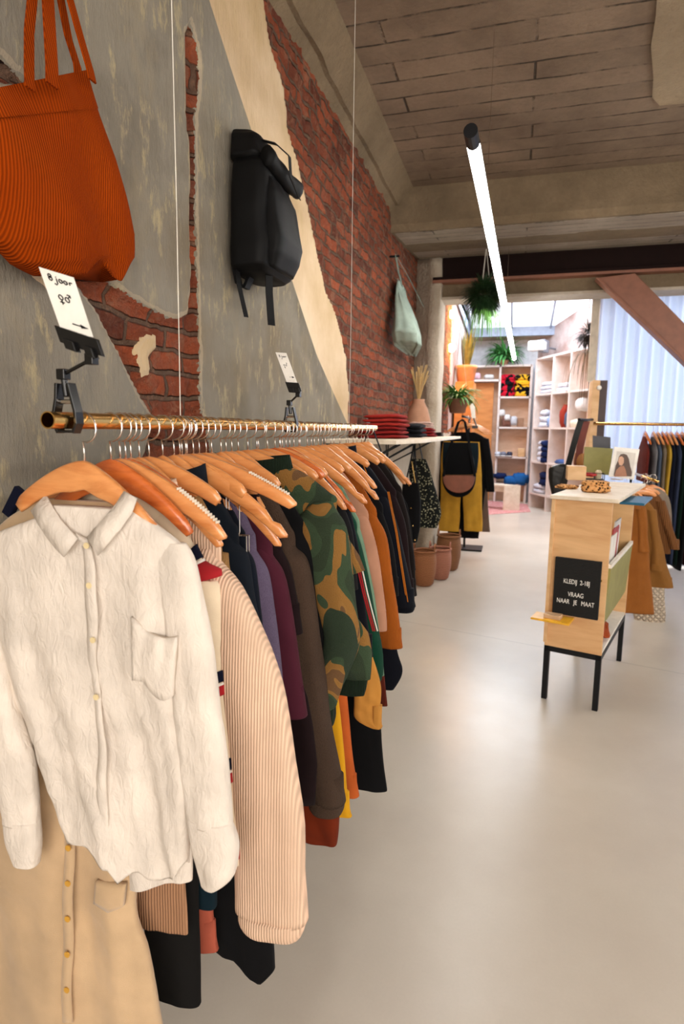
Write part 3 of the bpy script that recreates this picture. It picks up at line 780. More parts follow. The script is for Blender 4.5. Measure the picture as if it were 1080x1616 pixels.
loft(MB(), [S2(1284, 18, 68, -.012, .021), S2(1320, 22, 70, -.012, .021), S2(1355, 34, 66, -.012, .018)], 44, .85, .005, 19, steps=16).build('cuff', VOILE, sh, smooth=True)
loft(MB(), [S2(1300, 190, 298, .006, .008), S2(1350, 198, 300, .006, .009), S2(1398, 202, 300, .006, .009)], 60, .7, .006, 12, lambda u, s: pl([(-1, -.024), (-.3, -.012), (.2, .006), (1, .02)], u), steps=20).build('back_tail', VOILE, sh, smooth=True)
# collar: stand and two pointed flaps folded outwards
def F1(x, y, dy): p = aty(x, y, Y1+dy); return p
YF = -.034
def flap(P, dy0, dy1):
    """P: quad strip [(top point), (bottom point)] from the neck opening outwards"""
    m = MB(); R = []
    for i, (a, b) in enumerate(P):
        R.append([F1(a[0], a[1], dy0[i]), F1((a[0]*.5+b[0]*.5), (a[1]+b[1])*.5, (dy0[i]+dy1[i])/2-.005), F1(b[0], b[1], dy1[i])])
    b0 = [[p+Vector((0, .0022, 0)) for p in r][::-1] for r in R]
    return m.rings([r+q for r, q in zip(R, b0)])
flap([((72, 780), (48, 806)), ((83, 801), (60, 828)), ((95, 820), (73, 848)), ((109, 836), (87, 866)), ((122, 850), (100, 879))], [-.002, -.016, -.026, -.032, -.035], [-.012, -.024, -.03, -.034, -.036]).build('collar', VOILE, sh, smooth=True)
flap([((195, 775), (216, 787)), ((184, 793), (207, 811)), ((171, 809), (190, 835)), ((154, 828), (171, 857)), ((137, 847), (154, 877))], [-.004, -.018, -.028, -.032, -.035], [-.010, -.022, -.030, -.034, -.036]).build('collar', VOILE, sh, smooth=True)
st_ = MB(); R = []
for i in range(13):
    q = i/12; x = 88+q*104; sag = math.sin(q*PI)
    R.append([F1(x, 806+22*sag, .012), F1(x, 822+24*sag, .005-.01*sag), F1(x+.3, 822+24*sag, .008-.01*sag), F1(x, 806+22*sag, .015)])
st_.rings(R).build('collar_stand', VOILE, sh, smooth=True)
st2 = MB(); R = []
for i in range(9):
    q = i/8; x = lerp(122, 141, q); R.append([F1(x-3, lerp(840, 850, q), -.026), F1(x, lerp(850, 862, q), -.033), F1(x, lerp(850, 862, q), -.03), F1(x-3, lerp(840, 850, q), -.023)])
st2.rings(R).build('neck_band', VOILE, sh, smooth=True)
# placket with a shadow fold
pk = MB(); R = []
for i in range(40):
    u = i/39; y = lerp(862, 1352, u); x = lerp(137, 150, min(1, u*1.4)) + 2.5*math.sin(u*13) + 1.2*math.sin(u*31)+lerp(0, 16, u)
    dy = -.0225-.0035*math.sin(u*11)
    wv = 8+2*math.sin(u*9)
    R.append([F1(x-wv, y, dy+.002), F1(x-wv*.5, y, dy-.004), F1(x+wv*.5, y, dy-.005), F1(x+wv*.9, y, dy-.002), F1(x+wv*.6, y, dy+.006), F1(x-wv*.8, y, dy+.006)])
pko = pk.rings(R).build('placket', VOILE, sh, smooth=True)
for y, x in ((861, 137), (924, 141), (1010, 147), (1100, 152)):
    p = F1(x, y, -.030 if y > 870 else -.036); MB().tube([p, p+Vector((0, -.002, 0))], .0048, 14).build('button', BTN, pko)
# chest pocket, sagging
pc = MB(); R = []
for i in range(17):
    u = i/16
    top = (lerp(206, 278, u), lerp(974, 1006, u)+14*math.sin(u*PI)); bot = (lerp(208, 272, u), lerp(1074, 1082, u) + 26*max(0, math.sin((u-.25)*PI))**1.2)
    col = []
    for k in range(9):
        v = k/8; x = lerp(top[0], bot[0], v); y = lerp(top[1], bot[1], v)
        col.append(F1(x, y, -.0265-.006*math.sin(u*PI)*math.sin(v*PI*.9+.3)-.0025*math.sin(u*14+v*3)*(1-v)))
    R.append(col+[p+Vector((0, .009, 0)) for p in col[::-1]])
pc.rings(R).build('pocket', VOILE, sh, smooth=True)
p = F1(121, 839, .002)
szl = MB().obox(p+Vector((.008, .004, .0)), (1, 0, 0), (0, 1, 0), (0, .2, 1), .017, .0008, .009).build('size_label', WHT, sh)
text_mesh('label_lettering', 'MarMar', .0105, F1(119, 842, -.001), (1, 0, -.04), (.04, 0, 1), INK, szl, .0002)

# --- 2: beige satin shirt dress
Y2 = .865
hanger(Y2, 'reddish wooden hanger inside the beige satin dress, behind the front one', wood_=HWOOD2, half=.15, curve=0)
dr = thing('dress', 'long beige satin button-front dress hanging below the white shirt', 'dress', (RX, Y2, RZ-.1), FG)
def S3(y, xl, xr_, dy=0, d=.022):
    a = px(Y2, xl, y); b = px(Y2, xr_, y); return ((a[1]+b[1])/2, a[0], b[0], Y2+dy, d)
def hemd(u, s): return .008*math.sin(u*8+1) + pl([(-1, .06), (-.45, .045), (-.35, .075), (-.12, .06), (-.08, .0), (.3, .035), (.6, .012), (1, -.02)], u)
loft(MB(), [S3(790, 70, 200, 0, .012), S3(830, 10, 260), S3(900, -30, 290), S3(1100, -60, 262), S3(1250, -90, 232, 0, .026), S3(1380, -100, 214, 0, .028), S3(1450, -100, 232, 0, .03), S3(1540, -100, 252, 0, .032), S3(1660, -110, 272, 0, .034)], 84, .75, .012, 31, hemd, steps=60).build('body', SATIN, dr, smooth=True)
pk = MB(); R = []
def F2(x, y, dy): return aty(x, y, Y2+dy)
for i in range(30):
    u = i/29; y = lerp(1180, 1614, u); x = 112-6*u+1.5*math.sin(u*20); dy = -.031-.003*math.sin(u*15)-.004*u
    R.append([F2(x-9, y, dy+.003), F2(x-8, y, dy-.003), F2(x+6, y, dy-.004), F2(x+8, y, dy+.001), F2(x+6, y, dy+.007), F2(x-8, y, dy+.007)])
pko = pk.rings(R).build('placket', SATIN, dr, smooth=True)
for y in (1338, 1394, 1450, 1506, 1562):
    p = F2(108-2*(y-1338)/200, y, -.040); MB().tube([p, p+Vector((0, -.002, 0))], .0058, 14).build('button', YBTN, pko)
pq = MB(); R = []
for i in range(13):
    u = i/12; c = []
    for k in range(7):
        v = k/6; c.append(F2(lerp(150, 196, u)-3*v, lerp(1392, 1398, u)+ (46*v*(1-.25*abs(u-.5)*2)), -.030-.004*math.sin(u*PI)*math.sin(v*PI)))
    R.append(c+[p+Vector((0, .01, 0)) for p in c[::-1]])
pq.rings(R).build('pocket', SATIN, dr, smooth=True)

# --- 3: cream shirt with red and navy stripes
def yy(i): return i
hanger(.905, 'wooden hanger holding the striped cream shirt, behind the beige dress', wood_=HWOOD2, half=.16, curve=0, drop=.09)
t3, st3, rs3 = hung_top('shirt', 'cream shirt with red and navy striped sleeves, behind the white shirt', 'shirt', .905, (322, 866), [(346, 900), (356, 1000), (361, 1120), (372, 1250), (381, 1335)], .085, .78, CREAMC, 11, collar=(CREAMC, .045, .085), group=FG, depth=.018, sd=.024)
def band(t, rs, z0, z1, mat, Yo, sg=1, name='stripe', k=1.04, X=RX, seed=14, slope=0.0, fold=.0056):
    zs = sorted([(q[0], q[1], q[2], q[4]) for q in rs])
    A = [(q[0], q[1]) for q in zs]; B = [(q[0], q[2]) for q in zs]; D = [(q[0], q[3]) for q in zs]
    R = []
    for i in range(6):
        z = lerp(z0, z1, i/5); a, b, d = pl(A, z), pl(B, z), pl(D, z)
        if sg < 0: a, b = 2*X-b, 2*X-a
        m = (a+b)/2; h = (b-a)/2
        R.append(super_ring(m, Yo, z, h*k, d*k+.0012, 40, .85, fold, seed, zf=(lambda u, s: slope*u)))
    MB().rings(R).build(name, mat, t, smooth=True)
for z0, dz in ((px(.905, 345, 895)[1]+.028, 0), (px(.905, 355, 1060)[1]+.01, 0), (px(.905, 365, 1190)[1], 0), (px(.905, 378, 1310)[1], 0)):
    for off, hgt, m in ((0, .02, NVM), (.022, .004, WHT), (.026, .018, REDM)):
        band(t3, rs3, z0-off, z0-off-hgt, m, .905, slope=.03, seed=14)
        band(t3, rs3, z0-off, z0-off-hgt, m, .905, -1, slope=-.03, seed=20)
for ch in t3.children_recursive:
    for v in ch.data.vertices: v.co.z -= .16*v.co.x
MB().obox(aty(193, 779, .885), (.6, 0, -.8), (0, 1, 0), (.8, 0, .6), .011, .005, .007).build('collar_trim', REDM, t3, bevel=.002)
MB().obox(aty(22, 792, .884), (.55, 0, .83), (0, 1, 0), (-.83, 0, .55), .030, .006, .010).build('shoulder_stripe', NVM, t3, bevel=.002)
MB().obox(aty(44, 806, .884), (.55, 0, .83), (0, 1, 0), (-.83, 0, .55), .016, .006, .006).build('shoulder_stripe', REDM, t3, bevel=.001)

# --- the rest of the tops
def T(Y, name, label, cat, S_, path, cw, hem, mat, hl, hk, **kw):
    hkw = {k: kw.pop(k) for k in ('notch', 'grip', 'clips', 'stamp', 'wood_', 'yaw', 'hz') if k in kw}
    hkw.pop('hz', None)
    if not kw.pop('bare', False):
        x_, z_ = px(Y, *S_); hs_ = x_-RX; z_ = min(z_, RZ-.117)
        k_ = (hs_-.02)/hs_; hkw['half'] = hs_-.02; hkw['drop'] = (RZ-.062-z_)*k_**1.45/.975**1.45; hkw['curve'] = 0; hkw['grip'] = False; hkw['clips'] = False; hkw['notch'] = False
    hanger(Y, hl, **hkw)
    return hung_top(name, label, cat, Y, S_, path, cw, hem, mat, hk, group=FG, **kw)
T(.945, 'jacket', 'pale peach corduroy jacket with a wide long sleeve', 'jacket', (350, 862), [(384, 925), (414, 985), (438, 1040), (456, 1100), (474, 1200), (486, 1300), (488, 1390), (490, 1440)], .135, .70, PEACH,
  'wooden hanger inside the peach corduroy jacket', 21, slw=.15, sd=.038, sleevedy=-.01, depth=.022, cuff=(PEACH, .03), collar=(PEACH, .03, .08))
T(1.02, 'sweater', 'tan knitted sweater peeping out above the peach sleeve', 'sweater', (352, 852), [(358, 880), (366, 930)], .10, .80, TANK,
  'wooden hanger inside the tan knitted sweater', 23, clips=True, depth=.018, sd=.02)
t6, st6, rs6 = T(1.06, 'denim_shirt', 'dark blue denim shirt with a pointed collar', 'shirt', (378, 838), [(392, 880), (402, 940), (416, 1010), (430, 1100)], .09, .78, DENIM,
  'wooden hanger holding the dark blue denim shirt', 25, collar=(DENIM, .055, .075), depth=.022, sd=.028)
T(1.11, 'shirt', 'navy shirt squeezed between the denim shirt and the lavender coat', 'shirt', (390, 846), [(404, 900), (414, 1000), (424, 1080)], .09, .75, NAVY,
  'wooden hanger inside the navy shirt', 27, notch=True, depth=.018, sd=.024)
t7, st7, rs7 = T(1.16, 'coat', 'lavender grey woollen coat', 'coat', (405, 850), [(424, 905), (434, 960), (440, 1010), (444, 1080), (446, 1200)], .10, .62, LAV,
  'wooden hanger inside the lavender grey coat', 29, notch=True, depth=.026, sd=.03)
T(1.215, 'blouse', 'burgundy blouse between the lavender and the brown coat', 'blouse', (432, 858), [(450, 910), (464, 980), (476, 1060), (484, 1130)], .10, .66, BURG,
  'wooden hanger inside the burgundy blouse', 33, depth=.022, sd=.028)
T(1.26, 'dress', 'dark plum long dress behind the burgundy blouse', 'dress', (446, 850), [(462, 910), (476, 1000)], .09, .50, PLUM,
  'wooden hanger holding the dark plum dress', 35, depth=.02, sd=.024, body_right=[(488, 1100), (500, 1270)])
T(1.315, 'coat', 'dark brown woollen hooded coat with a long gathered sleeve', 'coat', (468, 846), [(484, 880), (494, 915), (506, 1000), (520, 1100), (536, 1200), (547, 1262)], .095, .60, BROWNK,
  'wooden hanger inside the brown hooded coat', 37, clips=True, depth=.03, sd=.036, cuff=(BROWNK, .03), collar=(BROWNK, .05, .09), slw=.13, sleevedy=-.006)
T(1.35, 'cardigan', 'black cardigan behind the brown hooded coat', 'cardigan', (484, 826), [(496, 870), (506, 940), (516, 1040)], .09, .66, BLK,
  'wooden hanger inside the black cardigan behind the brown coat', 39, grip=True, depth=.02, sd=.026)
T(1.47, 'blouse', 'dark teal blouse just behind the camouflage sweater', 'blouse', (500, 812), [(512, 870), (522, 960)], .09, .80, TEAL,
  'wooden hanger inside the dark teal blouse', 41, stamp=True, depth=.018, sd=.022)
t10 = T(1.405, 'sweater', 'green and ochre camouflage knitted sweater', 'sweater', (536, 788), [(552, 830), (562, 885), (570, 950), (576, 1000), (566, 1035), (548, 1078), (541, 1100)], .072, .72, CAMO,
  'wooden hanger with a dark stamp inside the camouflage sweater', 43, stamp=True, depth=.028, sd=.034, sleevedy=-.028, neckw=.115, cuff=(CAMOR, .05), collar=(CAMOR, .045, .125), slw=.14, body_right=[(576, 900), (582, 1000), (585, 1072)], ribhem=(CAMOR, .045), fold=.009)
T(1.64, 'cardigan', 'charcoal cardigan right behind the camouflage sweater', 'cardigan', (548, 796), [(558, 850), (566, 930)], .08, .74, cloth('charcoal_cotton', (40, 40, 44)),
  'reddish wooden hanger inside the charcoal cardigan', 45, wood_=HWOOD2, depth=.018, sd=.022)
T(1.70, 'shirt', 'dark navy shirt with a red and white seam', 'shirt', (556, 800), [(568, 880), (580, 980), (590, 1036)], .08, .70, BLK2,
  'wooden hanger inside the dark navy shirt with the red seam', 47, notch=True, depth=.018, sd=.026)
T(1.78, 'sweater', 'bottle green woollen sweater with a high neck', 'sweater', (566, 828), [(577, 880), (591, 950), (602, 1010), (606, 1062)], .085, .72, GREEN,
  'wooden hanger inside the bottle green sweater', 49, depth=.028, sd=.03, collar=(GREEN, .045, .105), neckw=.095, notch=True, cuff=(GREEN, .025), sleevedy=-.008)
T(1.86, 'cardigan', 'pale green thin cardigan behind the bottle green sweater', 'cardigan', (570, 824), [(580, 880), (594, 960), (604, 1025), (608, 1066)], .07, .76, cloth('grey_green_cotton', (110, 140, 116)),
  'wooden hanger between the green sweater and the pink top', 50, depth=.016, sd=.018)
T(1.93, 'blouse', 'dusty pink thin top', 'blouse', (584, 812), [(598, 880), (607, 950), (610, 995)], .07, .80, TAUPE,
  'wooden hanger of the dusty pink top', 51, depth=.018, sd=.022)
T(2.02, 'dress', 'rust brown corduroy dress', 'dress', (597, 806), [(611, 850), (621, 920), (628, 975), (634, 1022)], .09, .62, RUSTC,
  'wooden hanger inside the rust corduroy dress', 53, notch=True, depth=.028, sd=.03)
T(2.12, 'blouse', 'black blouse between the rust dress and the piped cardigan', 'blouse', (606, 800), [(620, 860), (630, 940)], .08, .70, BLK,
  'wooden hanger of the black blouse beside the rust dress', 54, depth=.02, sd=.022)
nv = [o for o in COL.objects if o.get('label') == 'dark navy shirt with a red and white seam'][0]
for dx, m_ in ((0, REDM), (4, WHT), (-3, REDM)):
    MB().tube([aty(x+dx, y, 1.70-.05) for x, y in ((566, 890), (576, 935), (585, 970), (592, 996))], .0022, 6).build('seam', m_, nv)
tb, stb, rsb = T(2.24, 'cardigan', 'black cardigan with orange piping down the sleeve', 'cardigan', (616, 782), [(632, 840), (645, 900), (657, 955)], .10, .66, BLK2,
  'wooden hanger holding the black cardigan with orange piping', 55, depth=.032, sd=.04, collar=(BLK2, .045, .07), cuff=(BLK2, .02), sleevedy=-.01)
for off in (-1.0, 1.0):
    pts = [aty(x+off, y, 2.24-.058) for x, y in ((613, 776), (619, 806), (626, 840), (632, 880), (638, 918), (643, 950))]
    MB().tube(pts, .0018, 6).build('piping', ORM, tb)
MB().tube([(RX+.04, 2.24-.045, RZ-.10), (RX+.10, 2.24-.04, RZ-.13), (RX+.13, 2.24-.04, RZ-.2), (RX+.13, 2.24-.04, RZ-.4)], .0022, 6).build('piping', ORM, tb)
T(2.36, 'blouse', 'dark plum blouse near the far end of the rail', 'blouse', (627, 776), [(640, 830), (650, 900), (655, 940)], .08, .70, PLUM,
  'wooden hanger of the dark plum blouse near the rail end', 57, depth=.022, sd=.026)
T(2.50, 'jacket', 'black brown jacket second from the far rail end', 'jacket', (636, 772), [(646, 820), (653, 880), (658, 940)], .08, .72, cloth('black_brown_wool', (34, 24, 22)),
  'wooden hanger second from the far end of the rail', 58, depth=.026, sd=.028)
T(2.70, 'cardigan', 'dark cardigan at the far end of the rail, with a black strap above', 'cardigan', (645, 800), [(652, 850), (656, 900)], .08, .8, BLK,
  'last wooden hanger on the brass rail', 59, depth=.02, sd=.02)
st = tag(MB().ribbon([(RX+.0, 2.755, RZ+.015), (RX+.02, 2.752, RZ-.03), (RX+.05, 2.748, RZ-.10), (RX+.06, 2.74, RZ-.16)], (0, 1, 0), .02, .003).ribbon([(RX+.0, 2.755, RZ+.015), (RX-.02, 2.752, RZ-.03), (RX-.04, 2.748, RZ-.10), (RX-.05, 2.74, RZ-.16)], (0, 1, 0), .02, .003).build('strap', cloth('black_webbing', (26, 28, 32))), 'black webbing strap slung over the far end of the brass rail', 'strap')
# bare hangers (their trousers hang from clips) whose whole arms show between the clothes
BARE = [(.890, (362, 852), dict(grip=True), 'large wooden hanger with white ridges on its arm, reaching over the peach jacket'),
        (.920, (356, 864), dict(), 'wooden hanger close behind the large ridged one over the peach jacket'),
        (.975, .15, dict(), 'wooden hanger beside the pointed collar of the denim shirt'),
        (1.082, (457, 850), dict(notch=True, clips=True), 'long notched wooden hanger reaching over the lavender coat, with metal clips'),
        (1.105, (447, 864), dict(), 'wooden hanger just below the long notched one over the lavender coat'),
        (1.135, (471, 800), dict(grip=True), 'light wooden hanger with white ridges, in front of the camouflage sweater'),
        (1.19, .15, dict(), 'wooden hanger just behind the light ridged one'),
        (1.285, .14, dict(), 'wooden hanger third in front of the camouflage sweater'),
        (1.53, .15, dict(), 'wooden hanger just behind the camouflage sweater collar'),
        (1.585, .15, dict(wood_=HWOOD2), 'reddish wooden hanger second behind the camouflage sweater collar'),
        (1.625, (549, 806), dict(), 'wooden hanger reaching over the dark navy shirt behind the camouflage sweater'),
        (1.67, (563, 812), dict(notch=True, wood_=HWOOD2), 'notched reddish wooden hanger before the bottle green sweater'),
        (1.735, (581, 796), dict(notch=True), 'light notched wooden hanger across the neck of the bottle green sweater'),
        (1.90, .14, dict(), 'wooden hanger just behind the neck of the bottle green sweater'),
        (1.975, (599, 790), dict(notch=True), 'notched wooden hanger reaching over the rust corduroy dress'),
        (2.05, (596, 772), dict(), 'wooden hanger above the notched one over the rust corduroy dress'),
        (2.16, .14, dict(), 'wooden hanger between the rust dress and the piped cardigan'),
        (2.33, .14, dict(), 'wooden hanger behind the piped black cardigan'),
        (2.44, .14, dict(), 'wooden hanger behind the plum blouse near the rail end'),
        (2.58, (650, 766), dict(notch=True), 'notched wooden hanger at the far end, its tip over the dark jacket'),
        (2.63, (641, 774), dict(), 'wooden hanger at the far end, just below the notched one')]
for Y, tip, kw, lb in BARE:
    if isinstance(tip, float): hf, dr_ = tip, .062
    else:
        x_, z_ = px(Y, *tip)
        hf = max(.17, min(.25, x_-RX)); dr_ = max(.085, min(.17, (RZ-.062)-(z_ + .016)))
    hanger(Y, lb, half=hf, drop=dr_, curve=.010, **kw)
# --- trousers and skirts below
BG = 'trousers and skirts on the brass rail'
SL = 'narrow clip hanger of the '
def B(Y, name, label, cat, prof, mat, seed, left=None, hl=None, **kw):
    if hl: hanger(Y, hl, half=.15, clips=True, drop=.06)
    return hung_slab(name, label, cat, Y, prof, mat, seed, group=BG, left=left, **kw)
B(.925, 'skirt', 'light brown corduroy skirt, its hem showing right of the beige dress', 'skirt', [(250, 1000), (268, 1150), (288, 1330), (297, 1474)], BRCORD, 61, ztop=1.15, left=[(20, 1000), (20, 1150), (40, 1330), (60, 1480)], depth=.014)
B(.965, 'trousers', 'black brown trousers with a faded hem, low beside the beige dress', 'trousers', [(285, 900), (298, 1150), (312, 1400), (317, 1586)], cloth('black_denim', (30, 26, 24), 'denim'), 62, left=[(130, 900), (190, 1150), (225, 1400), (238, 1560)], depth=.018)
B(1.0, 'blouse', 'teal sleeve end hanging below the white cuff', 'blouse', [(320, 1000), (330, 1200), (340, 1360), (341, 1432)], TEAL, 63, left=[(240, 1000), (262, 1200), (290, 1360), (306, 1438)], depth=.016)
B(1.035, 'blouse', 'salmon pink sleeve end hanging below the teal one', 'blouse', [(330, 1000), (336, 1200), (334, 1420), (343, 1500)], SALM, 64, left=[(250, 1000), (270, 1200), (288, 1420), (296, 1500)], depth=.014)
B(1.09, 'trousers', 'wide black trousers, hem showing below the peach jacket sleeve', 'trousers', [(392, 900), (404, 1100), (424, 1350), (434, 1530)], BLK, 65, left=[(240, 900), (280, 1100), (320, 1350), (338, 1500)], depth=.022, hem=lambda u, s: pl([(-1, .02), (-.2, .015), (.6, -.03), (1, .0)], u), hl='narrow clip hanger of the wide black trousers')
B(1.30, 'skirt', 'rust red garment hem bulging below the brown coat sleeve', 'skirt', [(480, 900), (510, 1100), (537, 1270), (530, 1332)], cloth('rust_red_cotton', (104, 36, 12)), 66, left=[(330, 900), (380, 1100), (440, 1270), (478, 1330)], depth=.022, fold=.012)
B(1.40, 'skirt', 'dark brown corduroy skirt just below the brown coat sleeve', 'skirt', [(496, 900), (508, 1100), (518, 1303)], BRC, 67, left=[(350, 900), (400, 1100), (450, 1310)], depth=.018)
B(1.46, 'trousers', 'mustard yellow trousers showing behind the brown coat sleeve', 'trousers', [(510, 850), (535, 1100), (548, 1250), (555, 1288)], YEL, 68, left=[(380, 850), (430, 1100), (470, 1250), (490, 1295)], depth=.018, hl='narrow clip hanger of the mustard trousers')
B(1.62, 'trousers', 'rust orange trousers below the camouflage sweater', 'trousers', [(530, 850), (546, 1080), (558, 1200), (567, 1256)], RUSTP, 69, left=[(400, 850), (450, 1080), (480, 1200), (500, 1260)], depth=.022, hl='narrow clip hanger of the rust orange trousers')
B(1.79, 'trousers', 'black trousers with a wide hem below the green sweater', 'trousers', [(560, 850), (596, 1080), (603, 1180), (611, 1248)], BLK, 70, left=[(420, 850), (490, 1080), (510, 1180), (530, 1250)], depth=.022, hl='narrow clip hanger of the black trousers below the green sweater')
B(1.70, 'blouse', 'tan blouse end tied in a knot below the green sweater', 'blouse', [(575, 1000), (600, 1080), (602, 1130), (606, 1148)], cloth('golden_tan_cotton', (184, 128, 58)), 71, left=[(520, 1000), (560, 1080), (556, 1130), (585, 1152)], depth=.018, fold=.012)
B(1.95, 'skirt', 'maroon corduroy skirt hem behind the tan knotted blouse', 'skirt', [(585, 900), (604, 1050), (612, 1114)], MAR, 72, left=[(480, 900), (520, 1050), (540, 1118)], depth=.018)
B(2.10, 'trousers', 'black trousers with one orange side stripe', 'trousers', [(600, 900), (625, 1020), (636, 1060), (622, 1088)], BLK2, 73, left=[(500, 900), (540, 1020), (555, 1060), (575, 1090)], depth=.02)
# ------------------------------------------------------------------ clip-on signs
CARD = plain('white_card', (240, 236, 228), .7); BPL = plain('glossy_black_plastic', (16, 16, 17), .25); INKB = plain('black_ink', (22, 22, 24), .7); INKG = plain('pale_grey_ink', (196, 190, 182), .8)
def sign(Y, label, quad, clampY, first=True):
    """quad: the card corners (top left, top right, bottom right, bottom left) as points of the room"""
    t = thing('sign_holder', label, 'sign', (RX, clampY, RZ+RR), 'clip-on size signs on the brass rail')
    TL, TR, BR, BL = [Vector(q) for q in quad]
    n = (TR-TL).cross(BL-TL).normalized()
    if n.y > 0: n = -n
    th = n*-.0008
    card = MB().poly([TL, TR, BR, BL], th).build('card', CARD, t)
    ux = (TR-TL); uy = (BL-TL); W_ = ux.length; H_ = uy.length
    def P(u, v): return TL + ux*u + uy*v + n*.0006
    U = ux.normalized(); V = -uy.normalized()
    hand = MB(); r = .0009 if first else .0008
    def stroke(L): hand.tube([P(a, b) for a, b in L], r*W_/.05*.8, 5)
    def circ(cu, cv, ru, a0=0, a1=360, asp=1): return [(cu+ru*math.cos(math.radians(q)), cv+ru*W_/H_*asp*math.sin(math.radians(q))) for q in [a0+(a1-a0)*k/12 for k in range(13)]]
    # «8 jaar»
    stroke(circ(.26, .095, .045)); stroke(circ(.26, .135, .05))
    stroke([(.44, .11), (.44, .19), (.40, .215), (.35, .20)]); stroke([(.44, .085), (.445, .088)])
    stroke(circ(.55, .135, .045)); stroke([(.60, .11), (.60, .155)])
    stroke(circ(.69, .135, .045)); stroke([(.74, .11), (.74, .155)])
    stroke([(.81, .11), (.81, .155)]); stroke([(.81, .13), (.85, .11), (.89, .113)])
    # the two gender signs
    stroke(circ(.38, .41, .06)); stroke([(.38, .445), (.38, .52)]); stroke([(.32, .485), (.44, .485)])
    stroke(circ(.56, .42, .06)); stroke([(.60, .39), (.68, .335)]); stroke([(.60, .335), (.68, .335), (.68, .375)])
    # arrow
    stroke([(.46, .80), (.86, .80)]); hand.poly([P(.70, .768), P(.92, .80), P(.70, .832)], n*.0008)
    hand.build('handwriting', INKB, card)
    m = MB()
    for k in (0, 1, 2, 3, 5, 6, 7): m.obox(P(.30+.065*k, .93), U, n, V, W_*.018, .0002, W_*.022)
    m.build('small_print', INKG, card)
    # clip jaw
    e = U; c = (BL+BR)/2
    m = MB().obox(c - V*.010, U, n, V, W_*.62, .003, .013); m.obox(c-V*.022+n*.004-U*W_*.25, U, n, V, .010, .006, .008); m.obox(c-V*.022+n*.004+U*W_*.3, U, n, V, .008, .006, .008)
    m.build('clip_jaw', BPL, t, bevel=.0015)
    j1 = c - V*.034 + U*W_*.18
    cl = Vector((RX, clampY, RZ))
    j2 = cl + Vector((-.004, .0, .068)) if first else cl+Vector((.0, 0, .075))
    MB().tube([c-V*.02+U*W_*.18, j1], .0035, 10).obox(j1, (1, 0, 0), (0, 1, 0), (0, 0, 1), .007, .007, .008).build('upper_joint', BPL, t, bevel=.002)
    MB().tube([j1, j2], .0028, 10).build('arm', BPL, t)
    MB().obox(j2, (1, 0, 0), (0, 1, 0), (0, 0, 1), .0075, .0075, .008).tube([j2, cl+Vector((0, 0, .035))], .005, 10).build('lower_joint', BPL, t, bevel=.002)
    # spring clamp on the tube
    m = MB()
    for sg in (-1, 1):
        pts = [cl+Vector((sg*.010-.002, 0, .055)), cl+Vector((sg*.014, 0, .032)), cl+Vector((sg*.019, 0, .012)), cl+Vector((sg*.020, 0, -.004)), cl+Vector((sg*.013, 0, -.0185))]
        m.ribbon(pts, (0, 1, 0), .017, .005)
    m.ribbon([cl+Vector((-.013, 0, -.016)), cl+Vector((0, 0, -.0165)), cl+Vector((.013, 0, -.016))], (0, 1, 0), .017, .004)
    m.build('clamp', BPL, t, bevel=.001)
    MB().tube([cl+Vector((-.016, 0, .028)), cl+Vector((.016, 0, .028))], .0035, 10).build('clamp_pin', CHROME.m, t)
    return t
Ya = atx(107, 662, RX).y
sign(Ya, 'tall white card reading 8 jaar in a black clip at the near rail end', [aty(61, 421, Ya-.02), aty(116, 438, Ya-.02), aty(147, 532, Ya-.02), aty(97, 523, Ya-.02)], Ya)
Yb = atx(459, 672, RX).y
sign(Yb, 'small white size card in a black clip halfway along the rail', [aty(435, 556, Yb-.02), aty(452, 557, Yb-.02), aty(470, 606, Yb-.02), aty(453, 604, Yb-.02)], Yb, True)

# ------------------------------------------------------------------ bags and backpack on the wall
ORC = cloth('burnt_orange_corduroy', (200, 84, 8), 'none'); 
def orange_cord():
    t = NT('burnt_orange_corduroy_bag'); t.rough(.95); t.b.inputs['Specular IOR Level'].default_value = .05
    v = t.obj(); wv = t.add('ShaderNodeTexWave', wave_type='BANDS', bands_direction='Y')
    t.setin(wv, {'Vector': v, 'Scale': 50, 'Distortion': .12, 'Detail': 0.0})
    b = t.noise(v, 7, 4)
    cc = t.ramp(b, [(.3, (146, 54, 4)), (.7, (164, 66, 6))])
    t.base(t.mix(wv.outputs['Fac'], srgb((118, 42, 4)), cc)); t.bump(wv.outputs['Fac'], .0014)
    return t.m
OM = orange_cord()
def wallbag(P, back, name, mat, t, dp=.07, seed=1, n=26, fold=.01, ex=.8):
    """soft bag against the wall; P rows [(z, y0, y1, depth)] from the top down"""
    R = []
    P = sorted(P, key=lambda q: -q[0])
    rows = []
    for i in range(len(P)-1):
        for k in range(6):
            u = k/6; rows.append([lerp(P[i][m], P[i+1][m], u) for m in range(4)])
    rows.append(list(P[-1]))
    for z, y0, y1, d in rows:
        r = []
        for j in range(n*2):
            th = 2*PI*j/(n*2); c, s = math.cos(th), math.sin(th)
            a = math.copysign(abs(c)**ex, c); b = math.copysign(abs(s)**ex, s)
            yv = (y0+y1)/2 + a*(y1-y0)/2; x = back + d/2 + b*d/2 + fold*abs(s)*nz(yv*13+seed, z*3.5, seed)*2
            r.append((x, yv, z+.012*nz(yv*8, z*2, seed)))
        R.append(r)
    MB().rings(R).build(name, mat, t, smooth=True)
XB = -.91
def w(x, y, X=XB): p = atx(x, y, X); return p.y, p.z
ob = thing('tote_bag', 'large burnt orange corduroy tote bag hanging high on the left wall', 'bag', (XB, w(105, 100)[0], w(105, 100)[1]), None)
def row(xl, yl, xr_, yr, d): a = w(xl, yl); b = w(xr_, yr); return a, b, d
